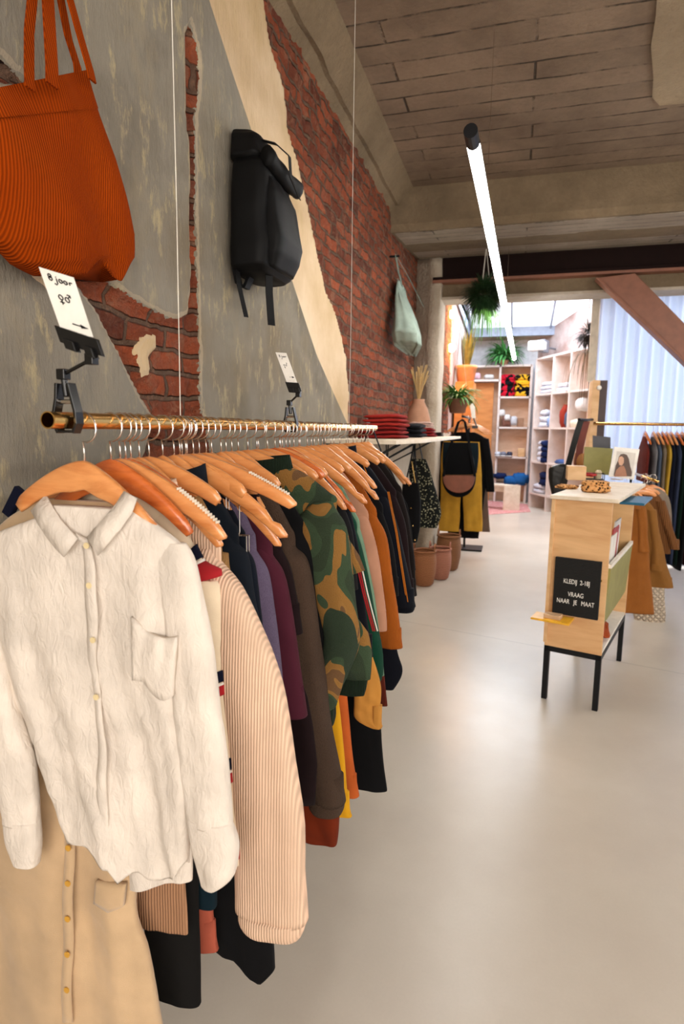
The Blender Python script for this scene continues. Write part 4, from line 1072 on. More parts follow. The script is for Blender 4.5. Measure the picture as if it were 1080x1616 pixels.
rowsO = [row(-60, 150, 150, 108, .03), row(-62, 200, 166, 180, .08), row(-40, 280, 186, 250, .11), row(-18, 330, 200, 310, .13), row(10, 380, 213, 370, .14), row(40, 415, 216, 405, .13), row(72, 434, 200, 436, .09)]
R = []
full = []
for i in range(len(rowsO)-1):
    for k in range(7):
        u = k/7; full.append([[lerp(rowsO[i][m][q], rowsO[i+1][m][q], u) for q in (0, 1)] for m in (0, 1)] + [lerp(rowsO[i][2], rowsO[i+1][2], u)])
full.append([list(rowsO[-1][0]), list(rowsO[-1][1]), rowsO[-1][2]])
tot = len(full)
for i, (a, b, d) in enumerate(full):
    r = []; u0 = i/(tot-1)
    for j in range(64):
        th = 2*PI*j/64; c, s = math.cos(th), math.sin(th)
        ca = math.copysign(abs(c)**.8, c)*.5+.5; sb = math.copysign(abs(s)**.8, s)
        yv = lerp(a[0], b[0], ca); zv = lerp(a[1], b[1], ca)
        # the bottom edge sags at the right and lifts in the middle
        if u0 > .8: zv += (u0-.8)/.2*(.032*math.exp(-((ca-.60)/.16)**2) - .012*math.exp(-((ca-.9)/.1)**2))
        x = XB-.022 + d/2*sb*.8 + .028*abs(s)*nz(ca*3.2+1.3, u0*1.8, 2.2) + .008*abs(s)*nz(ca*14, u0*9)*max(0, u0-.5)*2
        r.append((x, yv, zv))
    R.append(r)
MB().rings(R).build('bag_body', OM, ob, smooth=True)
# seam band at the mouth
R2 = []
for i in range(0, 7):
    R2.append([((p[0]-(XB-.022))*1.08+XB-.022+.001, p[1], p[2]) for p in R[i]])
MB().rings(R2, caps=False).build('top_band', OM, ob, smooth=True)
hk = w(75, -130, -.97)
def strap(pts, wdt, mat, par, wd=(0, 1, 0), name='handle', th=.004):
    Q = []
    for i in range(len(pts)-1):
        for k in range(5): Q.append(Vector(pts[i]).lerp(Vector(pts[i+1]), k/5))
    Q.append(Vector(pts[-1])); MB().ribbon(Q, wd, wdt, th).build(name, mat, par, smooth=False)
def W3(x, y, X): return atx(x, y, X)
strap([W3(47, 140, -.885), W3(46, 112, -.895), W3(46, 50, -.915), W3(54, -30, -.93), W3(72, -130, -.965)], .022, OM, ob)
strap([W3(82, 135, -.872), W3(82, 108, -.878), W3(78, 40, -.90), W3(74, -30, -.93), W3(74, -130, -.96)], .03, OM, ob)
strap([W3(124, 125, -.95), W3(122, 104, -.95), W3(108, 60, -.955), W3(96, 0, -.96), W3(80, -130, -.97)], .022, OM, ob)
strap([W3(146, 128, -.895), W3(142, 110, -.90), W3(126, 55, -.92), W3(108, -10, -.945), W3(84, -130, -.965)], .022, OM, ob)
MB().tube([(WX-.01, W3(76, -130, -.96).y, W3(76, -130, -.96).z), (WX+.07, W3(76, -130, -.96).y, W3(76, -130, -.96).z)], .006, 10).build('wall_hook', BLKM, ob)

BC = plain('black_coated_canvas', (9, 9, 10), .62); BW = plain('black_webbing_strap', (12, 12, 13), .6)
bp = thing('backpack', 'black roll-top backpack hanging on the cream and grey plaster', 'backpack', (WX, 2.1, 2.5))
# built as a lean box: wall side, front, roll top, straps. Y along the wall, X out of it
def bprow(z, y0, y1, x0, x1): return z, y0, y1, x0, x1
def softbox(rows, name, mat, seed=1, fold=.006, ex=.45, n=48):
    R = []
    full = []
    for i in range(len(rows)-1):
        for k in range(6): full.append([lerp(rows[i][m], rows[i+1][m], k/6) for m in range(5)])
    full.append(rows[-1])
    for z, y0, y1, x0, x1 in full:
        r = []
        for j in range(n):
            th = 2*PI*j/n; c, s = math.cos(th), math.sin(th)
            a = math.copysign(abs(c)**ex, c); b = math.copysign(abs(s)**ex, s)
            yv = (y0+y1)/2+a*(y1-y0)/2; xv = (x0+x1)/2+b*(x1-x0)/2
            k = fold*nz(yv*16+seed, z*9, xv*12)
            r.append((xv+k*b, yv+k*a, z+k))
        R.append(r)
    return MB().rings(R).build(name, mat, bp, smooth=True)
b0 = WX+.012
Pn = lambda x, y, X: atx(x, y, X)
# corners read on the wall and pulled out to the bag's real depth
softbox([(2.40, 2.02, 2.22, b0, b0+.11), (2.36, 1.99, 2.24, b0, b0+.15), (2.2, 1.97, 2.26, b0, b0+.155), (2.05, 1.965, 2.26, b0, b0+.16), (1.985, 1.97, 2.26, b0, b0+.155), (1.965, 2.0, 2.23, b0+.01, b0+.14)], 'main_compartment', BC, 2)
softbox([(2.31, 2.02, 2.20, b0+.13, b0+.155), (2.26, 2.01, 2.23, b0+.12, b0+.18), (2.10, 2.0, 2.25, b0+.12, b0+.205), (2.04, 2.0, 2.24, b0+.12, b0+.195), (1.985, 2.02, 2.22, b0+.12, b0+.17)], 'front_pocket', BC, 7)
softbox([(2.49, 2.03, 2.13, b0, b0+.07), (2.47, 2.01, 2.16, b0, b0+.10), (2.38, 1.99, 2.23, b0, b0+.12)], 'roll_top', BC, 11, .01)
R = []
for i in range(20):
    u = i/19; y = lerp(2.0, 2.24, u)
    R.append([(b0+.15+.02*u+.026*math.cos(q)+.006*nz(u*6, q), y, 2.375-.03*u+.036*math.sin(q)-.01*math.sin(u*PI)) for q in [2*PI*j/16 for j in range(16)]])
MB().rings(R).build('rolled_flap', BC, bp, smooth=True)
strap([(b0+.10, 2.06, 2.46), (b0+.15, 2.08, 2.45), (b0+.195, 2.10, 2.41), (b0+.20, 2.10, 2.33), (b0+.235, 2.1, 2.25)], .022, BW, bp, name='closing_strap', th=.003)
strap([(b0+.02, 2.06, 2.46), (b0+.05, 2.09, 2.50), (b0+.03, 2.12, 2.47)], .02, BW, bp, name='carry_loop')
MB().tube([(WX-.01, 2.09, 2.50), (WX+.055, 2.09, 2.50), (WX+.058, 2.09, 2.515)], .004, 8).build('wall_hook', BLKM, bp)
strap([(b0+.01, 2.02, 2.0), (b0+.02, 2.03, 1.93), (b0+.035, 2.06, 1.92), (b0+.05, 2.09, 1.99)], .04, BW, bp, name='shoulder_strap', th=.012)
strap([(b0+.03, 2.0, 1.99), (b0+.04, 1.99, 1.92), (b0+.05, 2.01, 1.84), (b0+.055, 2.02, 1.80)], .018, BW, bp, (.5, .8, 0), name='webbing_tail', th=.003)
strap([(b0+.13, 2.06, 1.98), (b0+.13, 2.06, 1.90), (b0+.135, 2.065, 1.80), (b0+.135, 2.07, 1.775)], .03, BW, bp, (.6, .8, 0), name='webbing_tail', th=.003)

for ch in bp.children:
    for v in ch.data.vertices:
        z = v.co.z+2.5; x = v.co.x
        v.co.z = 1.985+(z-1.965)*.9-2.5; v.co.x = x*.94
SG = cloth('sage_green_canvas', (160, 178, 166)); SGD = cloth('sage_strap', (120, 136, 126))
gb = thing('shoulder_bag', 'soft sage green shoulder bag hanging on the brick wall', 'bag', (WX, 5.2, 2.8))
gy = lambda x, y: (atx(x, y, WX+.05).y, atx(x, y, WX+.05).z)
R = []; G = []
for (xl, yl, xr_, yr) in ((629, 450, 637, 450), (626, 462, 642, 468), (622, 480, 650, 485), (618, 505, 661, 508), (614, 528, 668, 528), (618, 543, 669, 545), (632, 553, 663, 556), (642, 559, 658, 561)):
    A_ = atx(xl, yl, WX+.02); Br = aty(xr_, yr, A_.y+.36); G.append((A_.y, A_.y+.36, Br.x, (aty(xl, yl, A_.y).z+Br.z)/2))
for i in range(len(G)-1):
    for k in range(5):
        y0, y1, xf, z = [lerp(G[i][m], G[i+1][m], k/5) for m in range(4)]
        r = []
        for j in range(48):
            th = 2*PI*j/48; c, s_ = math.cos(th), math.sin(th)
            ca = math.copysign(abs(c)**.75, c)*.5+.5; sb_ = math.copysign(abs(s_)**.75, s_)*.5+.5
            f = .02*nz(ca*5, z*2.2, sb_*5)
            r.append((max(WX+.015, lerp(WX+.02, xf, sb_)+f), lerp(y0, y1, ca)+f, z+.02*nz(ca*4, sb_*4)))
        R.append(r)
MB().rings(R).build('bag_body', SG, gb, smooth=True)
a = gy(633, 452); tp = gy(629, 402); b = gy(655, 482)
strap([(WX+.06, a[0], a[1]), (WX+.04, lerp(a[0], tp[0], .5), lerp(a[1], tp[1], .5)), (WX+.03, tp[0], tp[1])], .06, SGD, gb)
strap([(WX+.12, b[0]+.05, b[1]), (WX+.08, lerp(b[0], tp[0], .6), lerp(b[1], tp[1], .55)), (WX+.03, tp[0]+.02, tp[1])], .05, SGD, gb)
MB().tube([(WX-.02, tp[0], tp[1]-.01), (WX+.06, tp[0], tp[1]-.01)], .008, 8).build('wall_hook', BLKM, gb)
# ------------------------------------------------------------------ wall shelf and what is on and under it
PINE = wood('pale_birch_plywood', (226, 186, 138), (206, 160, 108), .5, (2, 2, 8))
PINEW = wood('white_birch_edge', (232, 218, 198), (214, 196, 170), .5, (6, 6, 6))
SHZ = 1.395
sf = thing('wall_shelf', 'pale plywood shelf fixed to the brick wall beyond the brass rail', 'shelf', (-.8, 3.1, SHZ))
SE = [(-.985, 3.12), (-.60, 3.12), (-.53, 3.6), (-.52, 6.05), (-.985, 6.05)]
MB().poly([(x, y, SHZ-.022) for x, y in SE], (0, 0, .022)).build('board', PINEW, sf, bevel=.002)
for y in (3.3, 3.9, 4.7):
    m = MB()
    m.tube([(-.975, y-.05, SHZ-.022), (-.972, y-.01, SHZ-.2), (-.97, y, SHZ-.235), (-.972, y+.01, SHZ-.2), (-.975, y+.05, SHZ-.022)], .005, 8)
    m.tube([(-.62, y-.05, SHZ-.026), (-.80, y-.02, SHZ-.13), (-.97, y, SHZ-.22)], .005, 8).tube([(-.62, y+.05, SHZ-.026), (-.80, y+.02, SHZ-.13), (-.97, y, SHZ-.22)], .005, 8)
    m.build('wire_bracket', BLKM, sf, smooth=True)
def folded(c, sx, sy, h, mat, label, cat='sweater', n=1, group=None, seed=1, yaw=0, name='folded_sweater'):
    """one folded garment: stacked soft layers with rounded fold edges"""
    t = MB(); L = 3
    cs, sn = math.cos(yaw), math.sin(yaw)
    for k in range(L):
        hh = h/L; zc = c[2]+hh*(k+.5); R = []
        kx = 1-.05*k+.03*nz(k, seed)
        for i in range(15):
            u = -1+2*i/14
            r = []
            wv = (1-abs(u)**5)*1.0 + .0001
            for j in range(22):
                th = 2*PI*j/22; cc, ss = math.cos(th), math.sin(th)
                x = u*sx/2*kx; y = math.copysign(abs(cc)**.5, cc)*sy/2*kx*(.86+.14*wv); z = math.copysign(abs(ss)**.8, ss)*hh/2*1.12*(.45+.55*wv)
                d = .006*nz(x*20+seed, y*20, k*3)
                z += .12*h*nz(x*7+seed, y*7, 2)
                x += d; 
                r.append((c[0]+x*cs-y*sn, c[1]+x*sn+y*cs, zc+z+d))
            R.append(r)
        t.rings(R)
    o = t.build(name, mat, None, smooth=True); tag(o, label, cat, group); return o
REDK = cloth('brick_red_knit', (150, 34, 32), 'knit'); BLKK = cloth('black_knit', (26, 28, 38), 'knit')
def onshelf(x, y=None, X=-.8): p = atx(x, 684, X); return p.y
folded((-.80, 3.75, SHZ), .27, .38, .075, REDK, 'dark red folded sweater at the bottom of the pile on the wall shelf', seed=3, group='folded red sweaters')
folded((-.79, 3.76, SHZ+.072), .25, .36, .075, cloth('bright_brick_red_knit', (176, 48, 40), 'knit'), 'brighter red folded sweater on top of the pile on the wall shelf', seed=5, group='folded red sweaters')
folded((-.78, 4.55, SHZ), .24, .36, .10, BLKK, 'black folded sweater on the wall shelf behind the red ones', seed=8)
folded((-.76, 5.1, SHZ), .22, .28, .07, REDK, 'dark red folded scarf on the wall shelf beyond the black sweater', 'scarf', seed=9, name='folded_scarf')
folded((-.77, 5.1, SHZ+.07), .20, .24, .05, cloth('pale_pink_wool', (222, 190, 178), 'knit'), 'pale pink folded hat on top of the dark red scarf', 'hat', seed=10, name='folded_hat')
folded((-.74, 5.65, SHZ), .18, .2, .035, cloth('olive_dark_wool', (60, 50, 38), 'knit'), 'dark olive folded scarf at the far end of the wall shelf', 'scarf', seed=12, name='folded_scarf')
for i, x in enumerate((590, 601)):
    Yc = 3.66+.17*i; p = atx(x, 650, -.92)
    t = thing('price_card', ('left' if i == 0 else 'right')+' of two white cards standing against the bricks behind the red sweaters', 'card', (-.92, p.y, SHZ))
    MB().box(-.955, -.95, p.y-.05, p.y+.05, SHZ, SHZ+.145).build('card', CARD, t)
    MB().box(-.9497, -.949, p.y-.03, p.y+.03, SHZ+.03, SHZ+.08).build('print', plain('grey_print', (150, 144, 138), .8), t)
TERR = plain('pale_terracotta', (178, 132, 104), .8)
vz = thing('vase', 'tall terracotta vase with dry grass at the far end of the wall shelf', 'vase', (-.86, 5.55, SHZ))
MB().lathe((-.86, 5.50, SHZ), [(.07, 0), (.10, .05), (.11, .14), (.085, .24), (.05, .31), (.055, .33), (.045, .33), (.04, .2)]).build('pot', TERR, vz, smooth=True)
m = MB(); random.seed(3)
for k in range(34):
    a = random.uniform(0, 2*PI); r = random.uniform(.02, .10); h = random.uniform(.18, .30)
    m.tube([(-.86, 5.50, SHZ+.28), (-.86+r*.4*math.cos(a), 5.5+r*.6*math.sin(a), SHZ+.33+h*.5), (-.86+r*math.cos(a)*.9, 5.5+r*math.sin(a), SHZ+.33+h)], [.0015, .002, .004], 4)
m.build('dry_grass', plain('straw_grass', (196, 164, 108), .9), vz)
# bags hanging below the shelf
FLOR = cloth('black_floral_print', (20, 22, 20), 'floral', srgb((150, 146, 120)))
def hangbag(label, Y, X, prof, mat, straps, name='tote_bag', dp=.08, seed=1, extra=None, cat='bag', smat=None):
    """prof: [(x,y) left..., right...] pixel rows at depth Y; straps: list of (pixel path)"""
    t = thing(name, label, cat, (X, Y, 1.3))
    st = []
    for (y, a, b) in prof:
        A = aty(a, y, Y); Bq = aty(b, y, Y); st.append(((A.z+Bq.z)/2, A.x, Bq.x, Y, dp*(.4 if y == prof[0][0] else 1)/2))
    loft(MB(), st, 44, .75, .012, seed).build('bag_body', mat, t, smooth=True)
    for s in straps:
        m = MB(); m.ribbon([aty(x, y, Y+dy) for x, y, dy in s], (.3, 1, 0), .018, .004); m.build('handle', smat or mat, t)
    return t
fb = hangbag('black floral patterned bag hanging under the wall shelf', 4.75, -.70, [(724, 648, 672), (745, 646, 680), (780, 650, 690), (810, 655, 697), (832, 660, 690)], FLOR, [[(652, 728, 0), (655, 705, 0), (659, 690, 0)], [(668, 730, 0), (664, 708, 0), (660, 690, 0)]], seed=31, smat=BW)
MB().tube([aty(650, 728, 4.68), aty(657, 768, 4.67)], .004, 6).build('brass_zip', BRASS, fb)
sb2 = hangbag('narrow black bag with gold studs hanging beside the wicker baskets', 4.3, -.62, [(762, 636, 660), (790, 634, 664), (830, 636, 664), (855, 642, 658)], BLK, [[(640, 765, 0), (648, 730, 0), (654, 700, 0)], [(658, 765, 0), (656, 730, 0), (655, 700, 0)]], seed=33)
for x, y in ((649, 802), (652, 830), (655, 852), (646, 766)): MB().blob(aty(x, y, 4.25), .005, .005, .005, 8, 6, 0).build('gold_stud', BRASS, sb2)
# wicker baskets
def wicker(name, c1, c2):
    if name in MATS: return MATS[name]
    t = NT(name); t.rough(.8); v = t.obj()
    w1 = t.add('ShaderNodeTexWave', wave_type='BANDS', bands_direction='Z'); t.setin(w1, {'Vector': v, 'Scale': 26, 'Distortion': .5})
    ck = t.add('ShaderNodeTexChecker'); t.setin(ck, {'Vector': t.obj((26, 26, 60)), 'Scale': 1.5})
    cc = t.mix(w1.outputs['Fac'], srgb(c2), srgb(c1)); cc = t.mix(.25, cc, ck.outputs['Color'], 'MULTIPLY')
    t.base(cc); t.bump(w1.outputs['Fac'], .006); MATS[name] = t.m; return t.m
WK = wicker('brown_wicker', (206, 136, 86), (120, 70, 38)); WKP = wicker('pinkish_wicker', (222, 150, 120), (150, 90, 68)); WKD = wicker('deep_brown_wicker', (190, 128, 80), (104, 64, 36))
def basket(x, y, r, h, mat, label, tilt=0):
    t = thing('wicker_basket', label, 'basket', (x, y, 0), 'wicker baskets on the floor by the wall')
    MB().lathe((x, y, 0), [(r*.62, 0), (r*.8, .02), (r*.98, h*.4), (r, h*.7), (r*.9, h), (r*.86, h), (r*.94, h*.7), (r*.9, h*.4), (r*.7, .03)], 36, caps=True).build('body', mat, t, smooth=True)
    R = [[(x+(r*.9+.011*math.cos(q))*math.cos(p), y+(r*.9+.011*math.cos(q))*math.sin(p), h+.011*math.sin(q)) for q in [2*PI*k/8 for k in range(8)]] for p in [2*PI*j/36 for j in range(37)]]
    rim_ = MB().rings(R, caps=False).build('rim', mat, t, smooth=True)
    for sg in (-1, 1):
        MB().tube([(x+sg*r*.85, y-.05, h), (x+sg*r*.85, y-.035, h+.05), (x+sg*r*.85, y, h+.07), (x+sg*r*.85, y+.035, h+.05), (x+sg*r*.85, y+.05, h)], .007, 7).build('handle', mat, rim_, smooth=True)
basket(-.77, 5.55, .115, .33, WK, 'brown wicker basket nearest the camera, on the floor below the wall shelf')
basket(-.66, 5.85, .115, .30, WKP, 'pinkish wicker basket just behind the nearest basket')
basket(-.62, 6.28, .13, .36, WKD, 'dark brown wicker basket farthest back in the row of baskets')

# ------------------------------------------------------------------ side rack with mustard trousers
MY = 6.95
rk = thing('clothes_rack', 'short black rack arm holding the mustard trousers and black jackets', 'clothes rack', (-.57, MY, 0))
MB().tube([(-.55, 6.5, 1.60), (-.55, 7.6, 1.60)], .012, 12).build('rail', BLKM, rk, smooth=True)
MB().tube([(-.55, 7.5, 0), (-.55, 7.5, 1.6)], .014, 12).obox((-.55, 7.5, .01), (1, 0, 0), (0, 1, 0), (0, 0, 1), .22, .16, .01).build('post', BLKM, rk)
def rackhang(X, Y, zr, label, **kw): return hanger(Y, label, X=X, zr=zr, group='wooden hangers on the far racks', detail=False, **kw)
for i, Y in enumerate((6.85, 6.98, 7.12, 7.22)):
    rackhang(-.53+.02*i, Y, 1.60, ['front', 'second', 'third', 'rearmost'][i]+' wooden hanger on the rack with the mustard trousers', half=.22, tilt=-.06)
def slab2(name, label, cat, Y, rows, mat, seed, depth=.03, group=None, legs=False):
    t = thing(name, label, cat, (aty((rows[0][1]+rows[0][2])/2, rows[0][0], Y).x, Y, aty(rows[0][1], rows[0][0], Y).z), group)
    st = []
    for (y, a, b) in rows:
        A = aty(a, y, Y); Bq = aty(b, y, Y); st.append(((A.z+Bq.z)/2, A.x, Bq.x, Y, depth*(.5 if y == rows[0][0] else 1)))
    loft(MB(), st, 40, .75, .008, seed, steps=24).build('cloth', mat, t, smooth=True)
    return t
RG = 'clothes on the rack with the mustard trousers'
MUST = cloth('mustard_wool', (220, 166, 58), 'knit')
t = thing('trousers', 'mustard yellow wide trousers on the rack beyond the wall shelf', 'trousers', (-.57, 6.93, 1.2), RG)
def rows2(rows, Y, d): 
    o = []
    for (y, a, b) in rows:
        A = aty(a, y, Y); Bq = aty(b, y, Y); o.append(((A.z+Bq.z)/2, A.x, Bq.x, Y, d))
    return o
loft(MB(), rows2([(697, 700, 757), (720, 697, 759), (752, 696, 761)], 6.93, .03), 40, .75, .004, 3, lip=False, steps=10).build('waist', MUST, t, smooth=True)
loft(MB(), rows2([(748, 696, 729), (790, 695, 727), (838, 692, 725)], 6.93, .03), 36, .8, .012, 4, steps=20).build('trouser_leg', MUST, t, smooth=True)
loft(MB(), rows2([(748, 729, 761), (790, 731, 761), (838, 733, 762)], 6.93, .03), 36, .8, .012, 6, steps=20).build('trouser_leg', MUST, t, smooth=True)
slab2('skirt', 'dark blue denim skirt folded over the mustard trousers', 'skirt', 6.88, [(698, 700, 755), (715, 699, 756), (746, 699, 753)], cloth('mid_denim', (36, 56, 66), 'denim'), 8, .02, RG)
tj = thing('jacket', 'black jacket behind the mustard trousers, its sleeve at the right', 'jacket', (-.57, 7.08, 1.3), RG)
loft(MB(), rows2([(682, 722, 750), (690, 706, 765), (702, 694, 772), (760, 694, 768), (836, 706, 757), (848, 707, 756)], 7.05, .035), 40, .75, .01, 9).build('body', BLK, tj, smooth=True)
loft(MB(), rows2([(692, 756, 772), (720, 762, 776), (750, 765, 779), (776, 767, 781)], 7.04, .04), 30, .85, .01, 12, steps=20).build('sleeve', BLK, tj, smooth=True)
loft(MB(), rows2([(692, 694, 708), (740, 686, 702), (790, 683, 700), (822, 686, 699)], 7.04, .04), 30, .85, .01, 13, steps=20).build('sleeve', BLK, tj, smooth=True)
slab2('dress', 'grey brown long dress at the rear of the rack with the mustard trousers', 'dress', 7.18, [(690, 735, 768), (740, 735, 770), (800, 732, 771), (838, 730, 774)], cloth('grey_brown_wool', (108, 88, 76)), 15, .03, RG)
hb = thing('saddle_bag', 'black half-round saddle bag with a brown leather flap on the rack front', 'bag', (-.57, 6.6, 1.58))
LEA = plain('brown_leather', (128, 70, 46), .4)
def halfround(Y, x0, x1, y0, y1, mat, name, dp, k0=0):
    P = []
    for i in range(25):
        q = PI*i/24; P.append(aty((x0+x1)/2 - (x1-x0)/2*math.cos(q), y0 + (y1-y0)*math.sin(q)**.8, Y))
    return MB().poly(P, (0, dp, 0)).build(name, mat, hb, bevel=.006)
halfround(6.62, 698, 751, 750, 785, BLK, 'pouch', .07); halfround(6.60, 699, 750, 750, 778, LEA, 'flap', .015)
MB().poly([aty(702, 749, 6.61), aty(701, 730, 6.61), aty(712, 700, 6.61), aty(740, 699, 6.61), aty(748, 728, 6.61), aty(750, 749, 6.61)], (0, .05, 0)).build('back_panel', BLK, hb)
for pth in ([(700, 752, 0), (706, 720, .02), (716, 690, .05), (724, 666, .05), (731, 662, .05)], [(750, 752, 0), (744, 720, .02), (739, 690, .05), (734, 666, .05), (730, 662, .05)]):
    MB().ribbon([aty(x, y, 6.58+dy) for x, y, dy in pth], (.6, .4, 0), .03, .006).build('strap', BLK, hb)
sg = thing('sign_holder', 'white cone shaped tag in a black clip on the rack with the mustard trousers', 'sign', (-.5, 6.6, 1.61))
MB().poly([aty(745, 660, 6.6), aty(742, 640, 6.6), aty(746, 636, 6.6), aty(750, 642, 6.6), aty(751, 660, 6.6)], (0, .004, 0)).build('card', CARD, sg)
MB().tube([aty(748, 660, 6.6), aty(752, 672, 6.6)], .008, 8).obox(aty(750, 674, 6.6), (1, 0, 0), (0, 1, 0), (0, 0, 1), .03, .012, .014).build('clip', BPL, sg)

# ------------------------------------------------------------------ display counter
CTR = wood('birch_plywood_counter', (222, 178, 128), (204, 154, 104), .45, (1.4, 1.4, 9))
OLIVE = plain('olive_green_laminate', (140, 134, 72), .5); WHL = plain('white_laminate', (232, 226, 214), .4)
ang = math.radians(16.5); CU = Vector((math.cos(ang), -math.sin(ang), 0)); CV = Vector((math.sin(ang), math.cos(ang), 0)); C0 = Vector((.205, 3.325, 0))
def cp(u, v, z): return C0 + CU*u + CV*v + Vector((0, 0, z))
ct = thing('display_counter', 'narrow plywood display counter on black metal legs', 'counter', tuple(C0))
def cb(mb, u0, u1, v0, v1, z0, z1): return mb.obox(cp((u0+u1)/2, (v0+v1)/2, (z0+z1)/2), CU, CV, (0, 0, 1), abs(u1-u0)/2, abs(v1-v0)/2, abs(z1-z0)/2)
CW, CL, CB, CT = .29, .86, .305, 1.105
cb(MB(), .0, CW, 0, .018, CB, CT).build('front_panel', CTR, ct, bevel=.001)
cb(MB(), .0, CW, CL-.018, CL, CB, CT).build('rear_panel', CTR, ct, bevel=.001)
cb(MB(), .022, .034, .018, CL-.018, CB, CT).build('side_panel', OLIVE, ct, bevel=.001)
cb(MB(), -.004, .014, -.012, 0, CB+.02, CT).build('edge_strip', PINE, ct, bevel=.001)
cb(MB(), CW-.13, CW-.118, .018, CL-.018, .60, CT).build('upper_panel', OLIVE, ct, bevel=.001)
cb(MB(), .0, CW-.002, .018, CL-.018, CB, CB+.018).build('bottom_shelf', WHL, ct, bevel=.001)
m = MB().poly([cp(CW-.02, .018, .46), cp(CW-.02, CL-.02, .46), cp(CW+.0, CL-.02, .765), cp(CW+.0, .018, .765)], CU*.012); m.build('magazine_pocket', OLIVE, ct)
cb(MB(), CW-.004, CW+.014, .018, CL-.02, .765, .785).build('pocket_edge', WHL, ct, bevel=.001)
cb(MB(), -.01, CW+.03, -.03, 1.12, CT, CT+.02).build('top', PINEW, ct, bevel=.002)
m = MB()
cb(m, 0, CW, 0, .028, CB-.03, CB); cb(m, 0, CW, CL-.028, CL, CB-.03, CB); cb(m, 0, .028, 0, CL, CB-.03, CB); cb(m, CW-.028, CW, 0, CL, CB-.03, CB)
m.build('frame', BLKM, ct, bevel=.001)
for u in (0, CW-.028):
    for v in (0, CL-.028): cb(MB(), u, u+.028, v, v+.028, 0, CB-.03).build('leg', BLKM, ct, bevel=.001)
MB().tube([cp(.262, -.001, .70), cp(.262, -.004, .70)], .006, 12).build('screw', BRASS, ct)
TOPZ = CT+.02
# letter board
lb = thing('letter_board', 'black felt letter board reading KLEDIJ 2-18J on the counter front', 'sign', tuple(cp(.12, -.02, .5)))
def fel():
    t = NT('black_ribbed_felt'); t.rough(.95); wv = t.add('ShaderNodeTexWave', wave_type='BANDS', bands_direction='Z'); t.setin(wv, {'Vector': t.obj(), 'Scale': 55})
    t.base(t.mix(wv.outputs['Fac'], srgb((10, 10, 10)), srgb((30, 29, 28)))); t.bump(wv.outputs['Fac'], .002); return t.m
q = math.radians(-1.5)
def LB(u, z, d=0): return cp(.0, -.014-d, 0) + CU*u + Vector((0, 0, z))
b0_, b1_, z0_, z1_ = .035, .262, .495, .800
fbo = cb(MB(), b0_, b1_, -.022, -.001, z0_, z1_).build('felt_board', fel(), lb, bevel=.002)
for txt, z, u in (('KLEDIJ  2-18J', .668, .1485), ('VRAAG', .600, .1485), ('NAAR   JE   MAAT', .560, .1485)):
    text_mesh('lettering', txt, .034, LB(u, z, .009), CU, (0, 0, 1), CARD, fbo, .0012, 'CENTER', sx=.70)
# little yellow shelf with a wooden block
ys = thing('small_shelf', 'small yellow shelf screwed to the counter below the letter board', 'shelf', tuple(cp(.03, -.06, .48)))
cb(MB(), -.05, .145, -.125, -.001, .472, .484).build('board', plain('yellow_laminate', (236, 176, 44), .4), ys, bevel=.002)
bk = cb(MB(), .01, .095, -.10, -.04, .484, .506).build('wooden_block', plain('pale_wood_block', (206, 168, 130), .6), None, bevel=.003)
tag(bk, 'flat pale wooden block lying on the small yellow shelf', 'block')
# pieces on top of the counter
LEO = cloth('leopard_print_cotton', (190, 136, 82), 'leopard')
def ontop(x, y, z=TOPZ): return atz(x, y, z)
p = ontop(941, 778)
pu = thing('pouch', 'leopard print zipped pouch on the counter top', 'pouch', tuple(p))
MB().blob(p+Vector((0, .03, .022)), .075, .05, .022, 24, 12, .08, 8, 2, .6).build('lower_half', LEO, pu, smooth=True); MB().blob(p+Vector((-.002, .034, .048)), .07, .048, .018, 24, 12, .08, 8, 5, .6).build('upper_half', LEO, pu, smooth=True)
p = ontop(896, 772)
tag(MB().blob(p+Vector((0, .03, .012)), .06, .045, .012, 24, 8, .2, 9, 3, .8).build('scrunchie', cloth('dark_leopard_print', (150, 110, 60), 'leopard', scale=1.6)), 'flat leopard print hair band left of the pouch on the counter', 'hair band')
p = ontop(936, 757)
gbx = thing('trinket_dish', 'dark wire dish with a red trinket behind the leopard pouch', 'dish', tuple(p))
m = MB()
for z in (.004, .045): m.tube([p+Vector((x, y, z)) for x, y in ((-.08, -.03), (.07, -.03), (.07, .05), (-.08, .05), (-.08, -.03))], .0025, 6)
for x, y in ((-.08, -.03), (.07, -.03), (.07, .05), (-.08, .05)): m.tube([p+Vector((x, y, .004)), p+Vector((x, y, .045))], .0025, 6)
m.build('wire_frame', BLKM, gbx)
MB().box(p.x-.08, p.x+.07, p.y-.03, p.y+.05, p.z, p.z+.004).build('base', BLKM, gbx)
tag(MB().blob(p+Vector((-.02, 0, .035)), .045, .02, .014, 16, 8, .2, 6, 2).build('hair_clip', plain('red_plastic', (176, 36, 36), .4)), 'red hair clip lying on the wire dish', 'hair clip')
tag(MB().lathe(p+Vector((.035, .01, .005)), [(.018, 0), (.022, .02), (.022, .05), (.012, .062)], 16).build('jar', plain('beige_ceramic', (190, 174, 144), .4)), 'small beige jar standing in the wire dish', 'jar')
p = ontop(974, 757)
tag(MB().obox(p+Vector((0, 0, .003)), (.8, -.6, 0), (.6, .8, 0), (0, 0, 1), .035, .02, .003).build('price_card', plain('warm_grey_card', (190, 176, 156), .7)), 'small grey card lying in front of the magazine', 'card')
Ym = atz(985, 755, TOPZ).y
mg = thing('magazine', 'standing white magazine with a long haired woman on the cover', 'magazine', tuple(aty(985, 756, Ym)))
MB().poly([aty(x, y, Ym) for x, y in ((961, 752), (970, 705), (1010, 709), (1001, 757))], (0, .012, 0)).build('cover', plain('glossy_white_cover', (232, 228, 220), .35), mg)
